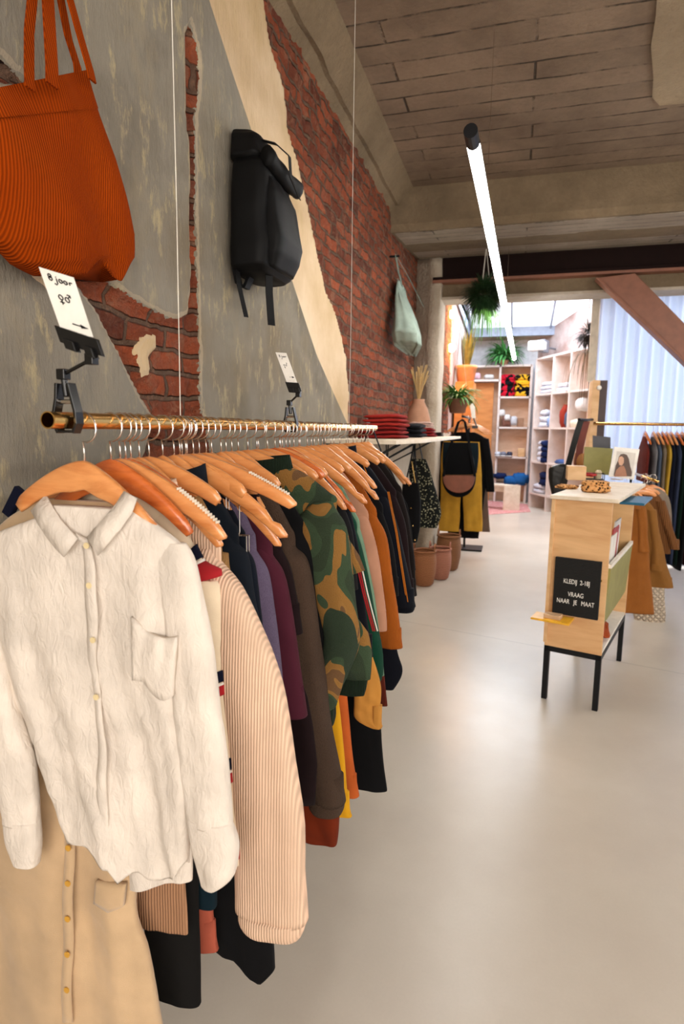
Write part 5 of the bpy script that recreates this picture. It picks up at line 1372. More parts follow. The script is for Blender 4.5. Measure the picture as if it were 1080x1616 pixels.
def flat(P, dy, name, mat): MB().poly([aty(x, y, Ym-dy) for x, y in P], (0, .0008, 0)).build(name, mat, mg)
flat(((968, 750), (974, 712), (1004, 715), (998, 752)), .002, 'cover_picture', plain('pale_grey_print', (206, 200, 192), .5))
flat(((969, 751), (972, 735), (976, 726), (977, 721), (980, 717), (985, 716), (990, 718), (993, 724), (995, 735), (998, 745), (997, 752)), .003, 'hair', plain('dark_brown_hair_print', (84, 62, 52), .5))
flat(((976, 728), (978, 721), (982, 720), (985, 723), (985, 730), (982, 735), (978, 734)), .004, 'face', plain('skin_print', (206, 160, 132), .5))
flat(((970, 752), (973, 742), (979, 736), (985, 735), (988, 742), (990, 752)), .004, 'blouse', plain('brown_blouse_print', (164, 112, 84), .5))
Yo = atz(944, 748, TOPZ).y
tag(MB().poly([aty(x, y, Yo) for x, y in ((921, 746), (923, 705), (968, 708), (962, 750))], (0, .015, 0)).build('notebook', OLIVE), 'olive green board standing beside the magazine on the counter', 'board')
Yb2 = Yo+.06
tag(MB().poly([aty(x, y, Yb2) for x, y in ((936, 748), (936, 687), (964, 690), (964, 748))], (0, .01, 0)).build('postcard', plain('dark_grey_picture', (62, 62, 68), .5)), 'dark picture card standing behind the olive board', 'card')
p = ontop(910, 758)
tag(MB().box(p.x-.06, p.x+.06, p.y, p.y+.14, TOPZ, TOPZ+.095).build('wooden_box', PINE, bevel=.003), 'small plywood box at the left end behind the counter items', 'box')
# blue tray fixed under the top, magazines, shoes on the lower shelf
tr = cb(MB(), CW+.0, CW+.12, .22, .62, CT-.03, CT-.016).build('side_tray', plain('petrol_blue_laminate', (22, 92, 122), .35), ct, bevel=.004)
for i, (v, mt, lb_) in enumerate(((.12, plain('white_paper', (222, 216, 208), .6), 'pale magazine nearest in the counter side pocket'), (.20, plain('red_paper', (176, 60, 54), .5), 'red magazine in the counter side pocket'), (.28, plain('silver_paper', (214, 208, 204), .5), 'silvery magazine behind the red one in the side pocket'))):
    a = cp(CW-.030, v, .50); lu = (Vector((0, 0, 1))+CU*.01+CV*.25).normalized(); m = MB().obox(a+Vector((0, 0, .24))+CV*.10+CU*.004*(2-i), CV, CU, lu, .10, .004, .17+.03*i)
    o = m.build('magazine', mt); tag(o, lb_, 'magazine')
shp = cp(.20, .30, CB+.018)
tag(MB().blob(shp+Vector((0, 0, .04)), .07, .15, .04, 24, 12, .15, 6, 4, .8).build('pouch', cloth('rust_suede', (150, 66, 30))), 'rust brown pouch on the lower counter shelf', 'pouch')

# ------------------------------------------------------------------ coats behind the counter
low = thing('clothes_rack', 'low brass rack with the fur coats behind the counter', 'clothes rack', (1.0, 4.5, 0))
LX, LZ = .93, 1.13
MB().tube([(LX, 4.45, LZ), (LX, 5.5, LZ)], .010, 12).build('rail', BRASS, low, smooth=True)
MB().tube([(LX, 5.42, 0), (LX, 5.42, LZ)], .010, 10).tube([(LX-.2, 5.42, .012), (LX+.25, 5.42, .012)], .012, 10).build('post', BLKM, low)
def coat(label, Y, body, sleeve, mat, name='coat', cuff=None, seed=1, d=.05, fold=.014, hl=None, collar=None):
    t = thing(name, label, name.replace('_', ' '), (LX, Y, LZ-.1), 'coats on the low rack behind the counter')
    loft(MB(), rows2(body, Y, d), 48, .75, fold, seed).build('body', mat, t, smooth=True)
    if sleeve:
        s = rows2(sleeve, Y-.02, d*.9); loft(MB(), s, 36, .85, fold, seed+2, steps=24).build('sleeve', mat, t, smooth=True)
        if cuff:
            z, a, b, y, dd = s[-1]; loft(MB(), [(z+.02, a-.006, b+.006, y, dd*1.1), (z-.03, a-.004, b+.006, y, dd*1.1)], 30, .85, .004, seed, steps=6).build('cuff', mat, t, smooth=True)
    if hl: hanger(Y, hl, X=(rows2(body[:1], Y, d)[0][1]+rows2(body[:1], Y, d)[0][2])/2, zr=LZ, half=.09, curve=0, drop=.04, detail=False, group='wooden hangers on the far racks')
    return t
FUR = cloth('ginger_teddy_fur', (176, 108, 48), 'fur'); TANW = cloth('camel_wool', (164, 112, 54), 'fur', scale=2)
fc = coat('long ginger teddy fur coat behind the counter', 4.5, [(782, 984, 1002), (792, 980, 1010), (806, 976, 1019), (850, 972, 1022), (910, 965, 1027), (965, 956, 1033)], [(800, 1000, 1020), (830, 1003, 1023), (870, 1004, 1024)], FUR, seed=3, hl='wooden hanger inside the ginger fur coat')
loft(MB(), rows2([(779, 985, 1008), (790, 980, 1014), (802, 984, 1012)], 4.47, .06), 30, .85, .008, 8, steps=10).build('collar', FUR, fc, smooth=True)
coat('camel coloured wool coat with a turned-up sleeve cuff behind the fur coat', 4.66, [(792, 1004, 1024), (806, 1000, 1034), (850, 1005, 1044), (900, 1010, 1056), (925, 1012, 1062)], [(804, 1018, 1036), (840, 1024, 1040), (893, 1026, 1044)], TANW, cuff=1, seed=11, hl='wooden hanger inside the camel coat')
coat('brown quilted jacket with a pale striped sleeve behind the camel coat', 4.82, [(776, 1008, 1034), (790, 1006, 1046), (830, 1014, 1056), (872, 1020, 1058)], [(790, 1032, 1050), (830, 1044, 1062), (866, 1056, 1072)], cloth('brown_quilted_nylon', (120, 78, 44), 'rib', scale=.3), name='jacket', seed=21, hl='wooden hanger of the brown quilted jacket')
coat('grey hooded sweatshirt behind the brown quilted jacket', 4.98, [(770, 1020, 1040), (785, 1016, 1056), (830, 1020, 1062), (860, 1020, 1062)], None, cloth('grey_sweat_cotton', (126, 112, 98)), name='sweatshirt', seed=23, hl='wooden hanger of the grey sweatshirt')
coat('long white quilted coat, its lower part showing below the camel coat', 5.05, [(790, 1000, 1030), (860, 998, 1046), (930, 998, 1049), (975, 1000, 1051), (998, 1006, 1049)], None, cloth('white_quilted_nylon', (226, 206, 182), 'quilt'), seed=25, hl='wooden hanger of the white quilted coat')

# ------------------------------------------------------------------ far right rail along the curtain
FRY = 6.0; a = aty(937, 668.5, FRY); FRZ = a.z
fr_ = thing('clothes_rail', 'brass rail in front of the white pleated curtain at the right', 'clothes rail', (a.x, FRY, FRZ))
MB().tube([(a.x, FRY, FRZ), (3.0, FRY, FRZ)], .014, 14).build('tube', BRASS, fr_, smooth=True)
MB().tube([(3.0, FRY, 0), (3.0, FRY, FRZ)], .014, 14).build('post', BRASS, fr_)
cols = [(1018, 'maroon_knit', (96, 34, 28), .42, 'maroon knotted top at the left end'), (1031, 'grey_melange', (104, 102, 104), .95, 'grey cardigan'), (1038, 'slate_blue', (70, 80, 96), 1.0, 'slate blue shirt'), (1045, 'taupe_wool', (116, 102, 84), .95, 'taupe coat'), (1052, 'ochre_cotton', (176, 140, 48), 1.05, 'ochre yellow dress'), (1059, 'ink_navy', (24, 32, 60), 1.25, 'ink navy coat'),
        (1068, 'steel_navy', (44, 52, 74), 1.2, 'steel blue jacket'), (1076, 'deep_green', (14, 48, 36), 1.2, 'deep green dress'), (1084, 'near_black', (22, 22, 28), 1.25, 'near black coat'), (1093, 'wine_cotton', (70, 26, 34), 1.2, 'wine red dress')]
for i, (x, nm, c, ln, lbl) in enumerate(cols):
    X = aty(x, 690, FRY).x; mt = cloth(nm, c)
    t = thing('garment', lbl+' on the far rail before the curtain', 'garment', (X, FRY, FRZ-.1), 'clothes on the far right rail')
    z = FRZ-.115; R = []
    st = [(z, .012, .05), (z-.05, .02, .11), (z-.11, .026, .2), (z-.16, .03, .215), (z-ln*.5, .03, .21), (z-ln*.93, .028, .2)]
    for k in range(30):
        zz = lerp(z, st[-1][0], k/29); wx = pl([(q[0], q[1]) for q in st][::-1], zz); wy = pl([(q[0], q[2]) for q in st][::-1], zz)
        R.append([(X+wx*math.cos(q)+.008*nz(math.sin(q)*4+i, zz*3, i), FRY+wy*math.sin(q), zz) for q in [2*PI*j/28 for j in range(28)]])
    MB().rings(R).build('body', mt, t, smooth=True)
    hanger(FRY, 'wooden hanger holding the '+lbl+' on the far right rail', X=X, zr=FRZ, along=True, half=.2, detail=False, group='wooden hangers on the far racks', wood_=HWOOD2 if i % 3 == 0 else None)
# pleated curtain
def curtain_mat():
    t = NT('white_translucent_curtain'); t.rough(.7); t.base(srgb((226, 230, 238)))
    tr = t.add('ShaderNodeBsdfTranslucent'); tr.inputs[0].default_value = srgb((226, 234, 248)); mx = t.add('ShaderNodeMixShader'); mx.inputs[0].default_value = .55
    t.link(t.b.outputs[0], mx.inputs[1]); t.link(tr.outputs[0], mx.inputs[2]); t.link(mx.outputs[0], t.out.inputs[0]); return t.m
cx0 = aty(943, 600, 7.2).x-.02
top = []; R = [[], []]
N = 420
for i in range(N):
    x = lerp(cx0, 4.3, i/(N-1)); y = 7.2 + .045*math.sin((x-cx0)*2*PI/.13) + .012*math.sin(x*9); R[0].append((x, y, 3.2)); R[1].append((x+.004*math.sin(x*20), y+.01*math.sin(x*7), .03))
full = [[tuple(Vector(p).lerp(Vector(q), k/6)) for p, q in zip(*R)] for k in range(7)]
back = [[(p[0], p[1]+.003, p[2]) for p in r] for r in full]
m = MB(); m.rings(full, closed=False, caps=False)
co = m.build('curtain', curtain_mat(), smooth=True); tag(co, 'white pleated floor-length curtain backlit at the right', 'curtain')
sd = co.modifiers.new('solid', 'SOLIDIFY'); sd.thickness = .003
tag(MB().box(aty(934, 500, 7.0).x, aty(946, 500, 7.0).x, 6.98, 7.02, aty(940, 602, 7.0).z, 3.0).build('partition_board', plain('cream_board', (214, 200, 180), .7)), 'narrow cream board between the shelving and the curtain', 'board')
dp = thing('divider_panel', 'plywood divider panel with a dark brown edge left of the curtain', 'panel', (.68, 5.9, 0))
MB().poly([(aty(930, 700, 6.1).x, 6.1, 0), (aty(941, 700, 6.1).x, 6.1, 0), (aty(941, 700, 6.1).x, 6.1, aty(935, 600, 6.1).z), (aty(930, 700, 6.1).x, 6.1, aty(935, 600, 6.1).z)], (0, .3, 0)).build('plywood_side', PINE, dp)
MB().poly([(aty(941, 700, 6.1).x, 6.12, 0), (aty(953, 700, 6.1).x, 6.12, 0), (aty(953, 700, 6.1).x, 6.12, aty(947, 600, 6.1).z), (aty(941, 700, 6.1).x, 6.12, aty(947, 600, 6.1).z)], (0, .04, 0)).build('dark_edge', plain('dark_brown_board', (62, 42, 40), .5), dp)
MB().tube([(aty(936, 662, 6.1).x, 6.12, aty(936, 662, 6.1).z), aty(926, 663, 5.6), aty(914, 662, 5.40)], .012, 8).build('peg', BLKM, dp)
MB().blob(aty(946, 612, 6.09), .022, .02, .022, 16, 10, 0).build('knob', CARD, dp, smooth=True)
# black bag and brown bag hanging left of the counter top
bb = hangbag('black leather bag with a wide strap hanging behind the counter', 5.5, .5, [(732, 884, 893), (738, 868, 900), (752, 866, 897), (775, 870, 892), (790, 874, 888)], plain('black_leather', (16, 17, 15), .4), [], name='shoulder_bag', seed=41)
MB().ribbon([aty(x, y, 5.46) for x, y in ((890, 765), (897, 735), (905, 705), (912, 680), (917, 664), (919, 664))], (1, .3, 0), .05, .008).build('strap', plain('black_leather', (16, 17, 15), .4), bb)
b2 = hangbag('brown leather bag strap hanging beside the black one', 5.62, .6, [(715, 908, 922), (728, 906, 924), (745, 908, 922)], plain('tan_leather', (172, 112, 52), .5), [], name='shoulder_bag', seed=43)
MB().ribbon([aty(x, y, 5.6) for x, y in ((912, 735), (916, 705), (922, 680), (926, 665))], (1, .3, 0), .06, .008).build('strap', plain('dark_red_leather', (112, 44, 28), .5), b2)
# ------------------------------------------------------------------ rear extension: shelving, bench, plants, wall lamps
SHW = wood('white_oiled_plywood', (228, 214, 206), (214, 196, 184), .5, (4, 4, 4)); SHB = wood('shelf_back_plywood', (226, 188, 158), (208, 166, 134), .55, (2, 2, 6)); SHD = wood('orange_plywood_door', (216, 140, 72), (196, 118, 54), .5, (2, 2, 8))
BY = 12.8
def X_(x, y=650, Y=BY): return aty(x, y, Y).x
def Z_(y, x=800, Y=BY): return aty(x, y, Y).z
su = thing('shelving_unit', 'tall plywood shelving unit with a door opening against the back wall', 'shelving unit', (X_(790), BY, 0))
zt = Z_(576); xs = [X_(744), X_(787), X_(836)]
for x in xs: MB().box(x-.02, x+.02, BY, BY+.33, 0, zt).build('upright', SHW, su)
rowsz = [Z_(y) for y in (577, 627, 675, 722, 764)]
for z in rowsz: MB().box(xs[1], xs[2], BY, BY+.32, z-.018, z+.018).build('shelf', SHW, su)
MB().box(xs[0], xs[1], BY, BY+.32, zt-.036, zt).build('shelf', SHW, su); MB().box(xs[0], xs[1], BY, BY+.32, Z_(600)-.02, Z_(600)+.02).build('shelf', SHW, su)
MB().box(xs[0]-.5, xs[2], BY+.31, BY+.33, 0, zt).build('back_panel', SHB, su)
MB().box(xs[0]-.06, xs[1]-.12, BY+.20, BY+.24, 0, Z_(603)).build('door', SHD, su)
# right unit, set at an angle
U0 = Vector((.30, 12.15, 0)); U1 = Vector((1.10, 10.45, 0)); ud = (U1-U0).normalized(); un = Vector((ud.y, -ud.x, 0))
if un.dot(Vector((1, 0, 0))) < 0: un = -un
ul = (U1-U0).length
ru = thing('shelving_unit', 'long plywood shelving unit of open squares along the right side', 'shelving unit', tuple(U0))
zr_ = aty(846, 567, 12.15).z; lev = [.14] + [zr_-d for d in (2.05, 1.46, .86)][:0]
levels = [Z_(y, 846, 12.15) for y in (567, 624, 676, 729, 778)]
cs_ = [0, .30, .56, .80, 1.0]
for c_ in [0, .345, .66, .985]:
    p = U0+ud*ul*c_; MB().obox(p+un*.17+Vector((0, 0, levels[0]/2)), ud, un, (0, 0, 1), .018, .17, levels[0]/2).build('upright', SHW, ru)
for z in levels: MB().obox(U0+ud*ul/2+un*.17+Vector((0, 0, z)), ud, un, (0, 0, 1), ul/2, .165, .016).build('shelf', SHW, ru)
MB().obox(U0+ud*ul/2+un*.345+Vector((0, 0, levels[0]/2)), ud, un, (0, 0, 1), ul/2, .01, levels[0]/2).build('back_panel', SHB, ru)
MB().obox(U1+un*.17+Vector((0, 0, levels[0]/2)), un, ud, (0, 0, 1), .17, .012, levels[0]/2).build('end_panel', SHB, ru)
# things on the shelves
def small(name, label, cat, x, y, Y, sx, sz, mat, sy=.12, seed=1, p=.7, group=None, amp=.12):
    c = aty(x, y, Y); o = MB().blob(c, sx, sy, sz, 20, 10, amp, 7, seed, p).build(name, mat, None, smooth=True); tag(o, label, cat, group); return o
PKR = cloth('red_black_plush', (196, 24, 48), 'blotch', srgb((16, 14, 18)), scale=1); PKY = cloth('yellow_black_plush', (236, 178, 40), 'blotch', srgb((16, 14, 18)), scale=1)
pil = [('red and black', PKR, 799), ('yellow and black', PKY, 824)]
zz0 = rowsz[1]+.02; ph = (Z_(591)-zz0)/4
for nm, mt, x in pil:
    for k in range(4):
        X = X_(x); tag(MB().blob((X, BY+.15, zz0+ph*(k+.5)), .15, .14, ph*.58, 24, 10, .12, 8, k+x, .55).build('cushion', mt, None, smooth=True), nm+' patterned plush cushion, '+['lowest', 'second lowest', 'second highest', 'topmost'][k]+' in its stack', 'cushion', 'plush cushions on the top shelf')
WHITEC = plain('white_stoneware', (226, 222, 218), .5); PINKC = plain('pale_pink_stoneware', (222, 180, 190), .5)
small('bowl', 'pale pink bowl on the shelf above the door opening', 'bowl', 752, 594, BY+.1, .09, .075, PINKC)
small('bowl', 'white bowl on the shelf above the door opening, right of the pink one', 'bowl', 772, 595, BY+.1, .10, .05, WHITEC)
BR2 = plain('mocha_felt', (132, 88, 72), .8)
small('tea_cosy', 'brown rounded toy on the middle shelf of the back unit', 'toy', 800, 665, BY+.1, .10, .12, BR2)
small('ball_ornament', 'white ball ornament left of the brown toy', 'ornament', 792, 652, BY+.1, .07, .07, WHITEC, .07)
small('ball_ornament', 'white ball ornament in front of the brown toy', 'ornament', 801, 659, BY-.02, .06, .06, WHITEC, .06)
small('ball_ornament', 'grey white ornament right of the brown toy', 'ornament', 811, 664, BY+.05, .07, .09, plain('grey_stoneware', (196, 196, 200), .5), .07)
tag(MB().box(X_(817), X_(828), BY+.1, BY+.14, rowsz[2]+.02, rowsz[2]+.2).build('picture_frame', plain('brown_frame', (156, 116, 88), .5), bevel=.006), 'small brown framed picture on the middle shelf', 'picture frame')
sneak = plain('white_grey_leather', (204, 206, 214), .5)
for i, (x, lb_, mt) in enumerate(((789, 'white trainer at the left of the lower shelf', sneak), (798, 'grey trainer beside the white one on the lower shelf', plain('grey_leather', (120, 124, 140), .5)), (808, 'dark blue shoe on the lower shelf of the back unit', plain('dark_blue_leather', (40, 46, 70), .5)))):
    c = Vector((X_(x), BY+.05, rowsz[3]+.02)); t = thing('shoe', lb_, 'shoe', tuple(c), 'shoes on the lower shelf')
    MB().blob(c+Vector((0, 0, .05)), .06, .13, .045, 18, 8, .1, 6, i, .7).build('upper', mt, t, smooth=True); MB().blob(c+Vector((0, 0, .014)), .065, .14, .014, 18, 6, .02, 6, i, .6).build('sole', WHITEC, t, smooth=True)
tag(MB().box(X_(821), X_(832), BY+.02, BY+.2, rowsz[3]+.02, rowsz[3]+.19).build('wooden_toy', PINE, bevel=.01), 'square wooden toy at the right of the lower shelf', 'toy')
BLUE = cloth('cobalt_blue_cotton', (36, 96, 160)); DBL = cloth('shelf_navy_cotton', (22, 36, 76)); WTX = cloth('shelf_white_cotton', (218, 220, 230))
def rp(c_, z, off=.1): return U0+ud*ul*c_+un*off+Vector((0, 0, z))
def rblob(name, label, cat, c_, z, sx, sz, mat, seed=1, group=None, off=.14):
    c = rp(c_, z, off); m = MB().blob((0, 0, 0), sx, .12, sz, 20, 10, .14, 7, seed, .7)
    m.v = [tuple(c+ud*v[0]+un*v[1]+Vector((0, 0, v[2]))) for v in m.v]
    o = m.build(name, mat, None, smooth=True); tag(o, label, cat, group); return o
FW_ = 'folded textiles in the angled shelving unit'
for k in range(3): rblob('folded_blanket', ['lower', 'middle', 'upper'][k]+' white folded blanket in the top left square of the angled unit', 'blanket', .17, levels[1]+.05+.07*k, .26-.03*k, .04, WTX, k, FW_)
for k in range(2): rblob('folded_blanket', ['lower', 'upper'][k]+' white folded blanket in the top middle square', 'blanket', .5, levels[1]+.05+.075*k, .25-.05*k, .045, WTX, k+4, FW_)
for k in range(3): rblob('towel', ['lower', 'middle', 'upper'][k]+' white rolled towel in the second row of the angled unit', 'towel', .15, levels[2]+.06+.11*k, .17-.02*k, .06, WTX, k+7, FW_)
rblob('towel', 'pale blue rolled towel beside the white ones', 'towel', .28, levels[2]+.12, .07, .12, cloth('pale_blue_cotton', (150, 176, 220)), 9, FW_)
rblob('soft_toy', 'red brown soft toy in the middle square of the angled unit', 'toy', .52, levels[2]+.2, .09, .2, cloth('red_brown_plush', (150, 50, 34)), 10)
rblob('soft_toy', 'grey blue soft toy leaning on the red brown one', 'toy', .60, levels[2]+.16, .06, .16, cloth('grey_blue_plush', (84, 96, 120)), 11)
rblob('lamp_shade', 'white crumpled paper shade at the right of the second row', 'lamp shade', .80, levels[2]+.40, .15, .11, WHITEC, 12)
rblob('folded_blanket', 'cream folded blanket below the paper shade', 'blanket', .76, levels[2]+.08, .18, .08, cloth('cream_fleece', (224, 212, 190)), 13, FW_)
for k in range(4):
    rblob('folded_shirt', ['lowest', 'second', 'third', 'topmost'][k]+' white folded shirt in the third row stack', 'shirt', .16, levels[3]+.06+.1*k, .20, .055, WTX, k+14, FW_)
    rblob('folded_shirt', ['lowest', 'second', 'third', 'topmost'][k]+' navy folded shirt right of the white stack, third row', 'shirt', .27, levels[3]+.06+.1*k, .06+.01*k, .055, DBL, k+18, FW_, .06)
for k in range(2):
    rblob('folded_jeans', ['lower', 'upper'][k]+' navy folded jeans in the bottom row of the angled unit', 'jeans', .22, levels[4]+.24+.12*k, .16, .07, DBL, k+24, FW_)
    rblob('folded_shirt', ['lower', 'upper'][k]+' white folded shirt in the bottom row of the angled unit', 'shirt', .12, levels[4]+.06+.09*k, .2, .05, WTX, k+27, FW_)
rblob('folded_jeans', 'pale blue folded jeans in the third row behind the black bag', 'jeans', .52, levels[3]+.05, .2, .045, cloth('mid_blue_cotton', (70, 96, 150)), 30, FW_)
for i, (x, y, sx, m_) in enumerate(((789, 751, .14, 'dark_blue'), (806, 758, .14, 'cobalt'), (822, 756, .17, 'cobalt'))):
    small('blue_bag', ['dark blue bag low in the back unit, at the left', 'flat cobalt blue cloth in the middle of the low shelf', 'heap of cobalt blue cloth at the right of the low shelf'][i], 'bag' if i == 0 else 'cloth', x, y, BY+.05, sx, .06+.03*i, DBL if i == 0 else BLUE, .14, i+3)
# bench and rug
bn = thing('bench', 'low pale plywood bench on the pinkish rug', 'bench', (-.0, 11.4, 0))
def bp_(x, y, z): return atz(x, y, z)
f0, f1 = atz(796, 806, 0), atz(820, 806, 0); bz = .44
dv = (Vector((-.75, .42, 0))).normalized(); wv = (f1-f0); wl = wv.length; wv.normalize()
L_ = 1.15
MB().poly([f0, f1, f1+Vector((0, 0, bz)), f0+Vector((0, 0, bz))], dv*.03).build('leg', PINEW, bn)
MB().poly([f0+dv*L_, f1+dv*L_, f1+dv*L_+Vector((0, 0, bz)), f0+dv*L_+Vector((0, 0, bz))], dv*.03).build('leg', PINEW, bn)
MB().poly([f0+Vector((0, 0, bz)), f1+Vector((0, 0, bz)), f1+Vector((0, 0, bz+.03)), f0+Vector((0, 0, bz+.03))], dv*(L_+.03)).build('seat', PINEW, bn)
MB().poly([f0+wv*.05+dv*.03+Vector((0, 0, bz-.1)), f0+wv*.08+dv*.03+Vector((0, 0, bz-.1)), f0+wv*.08+dv*.03+Vector((0, 0, bz)), f0+wv*.05+dv*.03+Vector((0, 0, bz))], dv*(L_-.03)).build('rail', PINEW, bn)
rg = [atz(762, 813, .0), atz(838, 808, .0), atz(832, 796, .0), atz(766, 790, .0)]
tag(MB().poly([(p.x, p.y, .001) for p in rg], (0, 0, .006)).build('rug', cloth('faded_pink_rug', (206, 140, 136), 'floral', srgb((222, 180, 172)), scale=.3)), 'faded pink patterned rug under the bench', 'rug')
# orange lit cabinet with plant pot
cbz = Z_(580, 733, 10.0)
cbn = thing('cabinet', 'tall plain plywood cabinet lit orange by the wall lamps', 'cabinet', (aty(733, 650, 10.0).x, 10, 0))
MB().box(aty(717, 650, 10.0).x, aty(746, 650, 10.0).x, 10.0, 10.6, 0, Z_(602, 733, 10.0)).build('body', SHD, cbn, bevel=.006)
MB().box(aty(730, 650, 10.0).x, aty(731, 650, 10.0).x, 9.995, 10.0, .1, Z_(606, 733, 10.0)).build('door_gap', plain('dark_gap', (90, 50, 24), .8), cbn)
LEAF = {}
def leafmat(n, c, c2):
    if n not in LEAF:
        t = NT(n); t.rough(.5); f = t.noise(t.obj(), 12, 3); t.base(t.ramp(f, [(.3, c2), (.7, c)])); LEAF[n] = t.m
    return LEAF[n]
def strand(m, p, d, ln, w_, droop, n=7, roll=0):
    """one arching leaf, thin solid blade"""
    p = Vector(p); d = Vector(d).normalized(); R = []
    side = d.cross(Vector((0, 0, 1)));
    if side.length < .01: side = Vector((1, 0, 0))
    side.normalize(); q = p.copy(); dd = d.copy()
    for i in range(n):
        u = i/(n-1); wd = w_*math.sin(PI*min(.97, .12+u*.88))+.0006
        nn = dd.cross(side).normalized()
        R.append([q-side*wd, q+nn*wd*.25, q+side*wd, q-nn*.0015])
        q = q + dd*ln/(n-1); dd = (dd+Vector((0, 0, -droop/(n-1)))).normalized()
    m.rings(R)
def plant(label, c, pot, kind, n, ln, w_, mat, seed, up=.6, droop=1.4, spread=1.0, name='potted_plant', potmat=None, hang=None, potshape=None, trail=None, group='plants in the rear of the shop'):
    random.seed(seed); c = Vector(c); t = thing(name, label, 'plant', tuple(c), group)
    if pot:
        r, h = pot
        MB().lathe(c, potshape or [(r*.7, 0), (r*.8, .01), (r, h*.8), (r*1.06, h*.82), (r*1.06, h), (r*.95, h), (r*.9, h*.7)], 24).build('pot', potmat or TERR, t, smooth=True)
    m = MB(); b = c+Vector((0, 0, (pot[1]*.9 if pot else 0)))
    for k in range(n):
        a = random.uniform(0, 2*PI); e = random.uniform(.0, 1.0)
        if kind == 'upright': d = Vector((math.cos(a)*.22*spread*e, math.sin(a)*.22*spread*e, 1)); s = b+Vector((math.cos(a)*.05, math.sin(a)*.05, 0)); strand(m, s, d, ln*random.uniform(.6, 1.1), w_, droop*random.uniform(.3, 1))
        elif kind == 'arch': d = Vector((math.cos(a)*spread, math.sin(a)*spread, up*random.uniform(.3, 1.6))); strand(m, b, d, ln*random.uniform(.6, 1.1), w_, droop*random.uniform(.6, 1.3))
        elif kind == 'ball':
            z = random.uniform(-.9, 1); rr = math.sqrt(1-z*z); d = Vector((rr*math.cos(a), rr*math.sin(a), z)); s = b + d*random.uniform(.3, .8)*spread
            strand(m, s, d+Vector((0, 0, -.1)), ln*random.uniform(.4, 1.1), w_, droop)
        elif kind == 'trail':
            s = b + Vector((math.cos(a)*spread*e, math.sin(a)*spread*e, .03)); strand(m, s, Vector((math.cos(a)*.4, math.sin(a)*.4, -.2)), ln*random.uniform(.3, 1.1), w_, 5, 9)
    m.build('foliage', mat, t, smooth=False)
    if trail:
        m = MB(); n2, ln2, sp2, w2, mt2, dz = trail
        for k in range(n2):
            a = random.uniform(0, 2*PI); e = random.random(); s = c + Vector((math.cos(a)*sp2*e, math.sin(a)*sp2*e, dz))
            strand(m, s, Vector((math.cos(a)*.4, math.sin(a)*.4, -.2)), ln2*random.uniform(.3, 1.1), w2, 5, 9)
        m.build('trailing_stems', mt2, t)
    if hang:
        for a in (0, 2.1, 4.2): MB().tube([c+Vector((pot[0]*math.cos(a), pot[0]*math.sin(a), pot[1]*.9)) if pot else c, (c.x, c.y, hang)], .003, 5).build('hanging_cord', WIRE, t)
    return t
GD = leafmat('dark_green_leaf', (44, 74, 36), (24, 46, 24)); GM = leafmat('mid_green_leaf', (110, 164, 74), (64, 120, 52)); GY = leafmat('olive_leaf', (130, 116, 36), (76, 76, 24)); GF = leafmat('fresh_green_leaf', (92, 160, 84), (56, 122, 60)); GK = leafmat('brown_dry_leaf', (62, 46, 34), (34, 26, 22))
p = aty(735, 603, 10.2)
plant('snake plant with upright olive leaves in a terracotta pot on the orange cabinet', p, (.17, .26), 'upright', 18, .62, .03, GY, 4, droop=.15, spread=1.2, potmat=plain('bright_terracotta', (226, 150, 96), .7))
p = aty(722, 652, 8.8)
plant('fern in a brown hanging pot beside the orange cabinet', p, (.14, .2), 'arch', 150, .42, .016, GM, 6, up=1.1, droop=1.9, potmat=plain('brown_clay', (110, 72, 48), .8), hang=2.9)
p = aty(764, 480, 5.85)
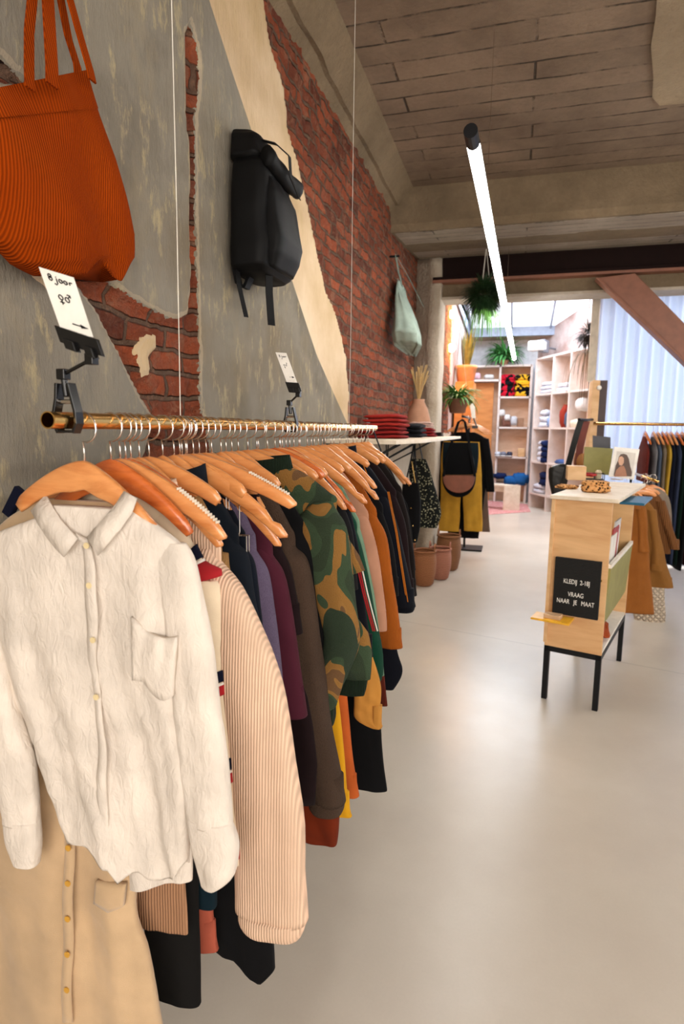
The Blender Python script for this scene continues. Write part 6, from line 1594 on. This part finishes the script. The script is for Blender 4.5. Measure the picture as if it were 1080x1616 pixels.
plant('large dark bushy plant hanging in front of the concrete lintel', p, (.06, .07), 'ball', 1700, .11, .005, GD, 8, spread=.16, droop=.8, potmat=GD, hang=3.1, trail=(90, .30, .15, .003, GM, -.06))
p = Vector((X_(792), 12.86, zt))
plant('bright green spider plant on top of the back shelving unit', p, (.09, .10), 'arch', 200, .54, .026, GF, 10, up=1.5, droop=2.2, spread=.8)
p = aty(929, 540, 8.6)
plant('dark dried plant hanging in front of the angled shelving unit', p, (.07, .08), 'ball', 400, .13, .007, GK, 12, spread=.14, droop=1.4, potmat=GK, hang=3.5, trail=(40, .75, .12, .004, leafmat('tendril', (120, 96, 50), (84, 66, 36)), -.1))
# warm wall lamps
WG = NT('warm_bulb'); WG.b.inputs['Emission Color'].default_value = (1, .62, .25, 1); WG.b.inputs['Emission Strength'].default_value = 22
for i, (x, y) in enumerate(((714, 496), (713, 549))):
    c = aty(x, y, 9.3)
    t = thing('wall_lamp', ['upper', 'lower'][i]+' warm glowing globe lamp on the brick wall at the back', 'lamp', tuple(c), 'warm globe lamps')
    MB().blob(c, .062, .062, .062, 18, 12, 0).build('glowing_globe', WG.m, t, smooth=True)
    MB().tube([(-1.03, c.y, c.z), (c.x-.05, c.y, c.z)], .012, 8).build('bracket', BLKM, t)
    l = bpy.data.lights.new('wall_lamp_light', 'POINT'); l.energy = 32; l.color = (1, .5, .16); l.shadow_soft_size = .07
    lo = bpy.data.objects.new('wall_lamp_light', l); COL.objects.link(lo); lo.location = c+Vector((.13, -.02, 0))
# heater box and speaker on the back wall
c = aty(848, 546, 12.0)
hu = thing('air_unit', 'white rounded air unit high in the far corner', 'air unit', tuple(c))
MB().obox(c, (.9, -.4, 0), (.4, .9, 0), (0, 0, 1), .15, .10, .09).build('housing', WHITEC, hu, bevel=.03); MB().obox(c+Vector((.12, .06, 0)), (.9, -.4, 0), (.4, .9, 0), (0, 0, 1), .06, .12, .11).tube([c, (c.x+.35, c.y+.5, c.z)], .02, 8).build('bracket', plain('grey_bracket', (110, 112, 120), .5), hu, bevel=.01)
for o in COL.objects:
    if '_w' in o: del o['_w']
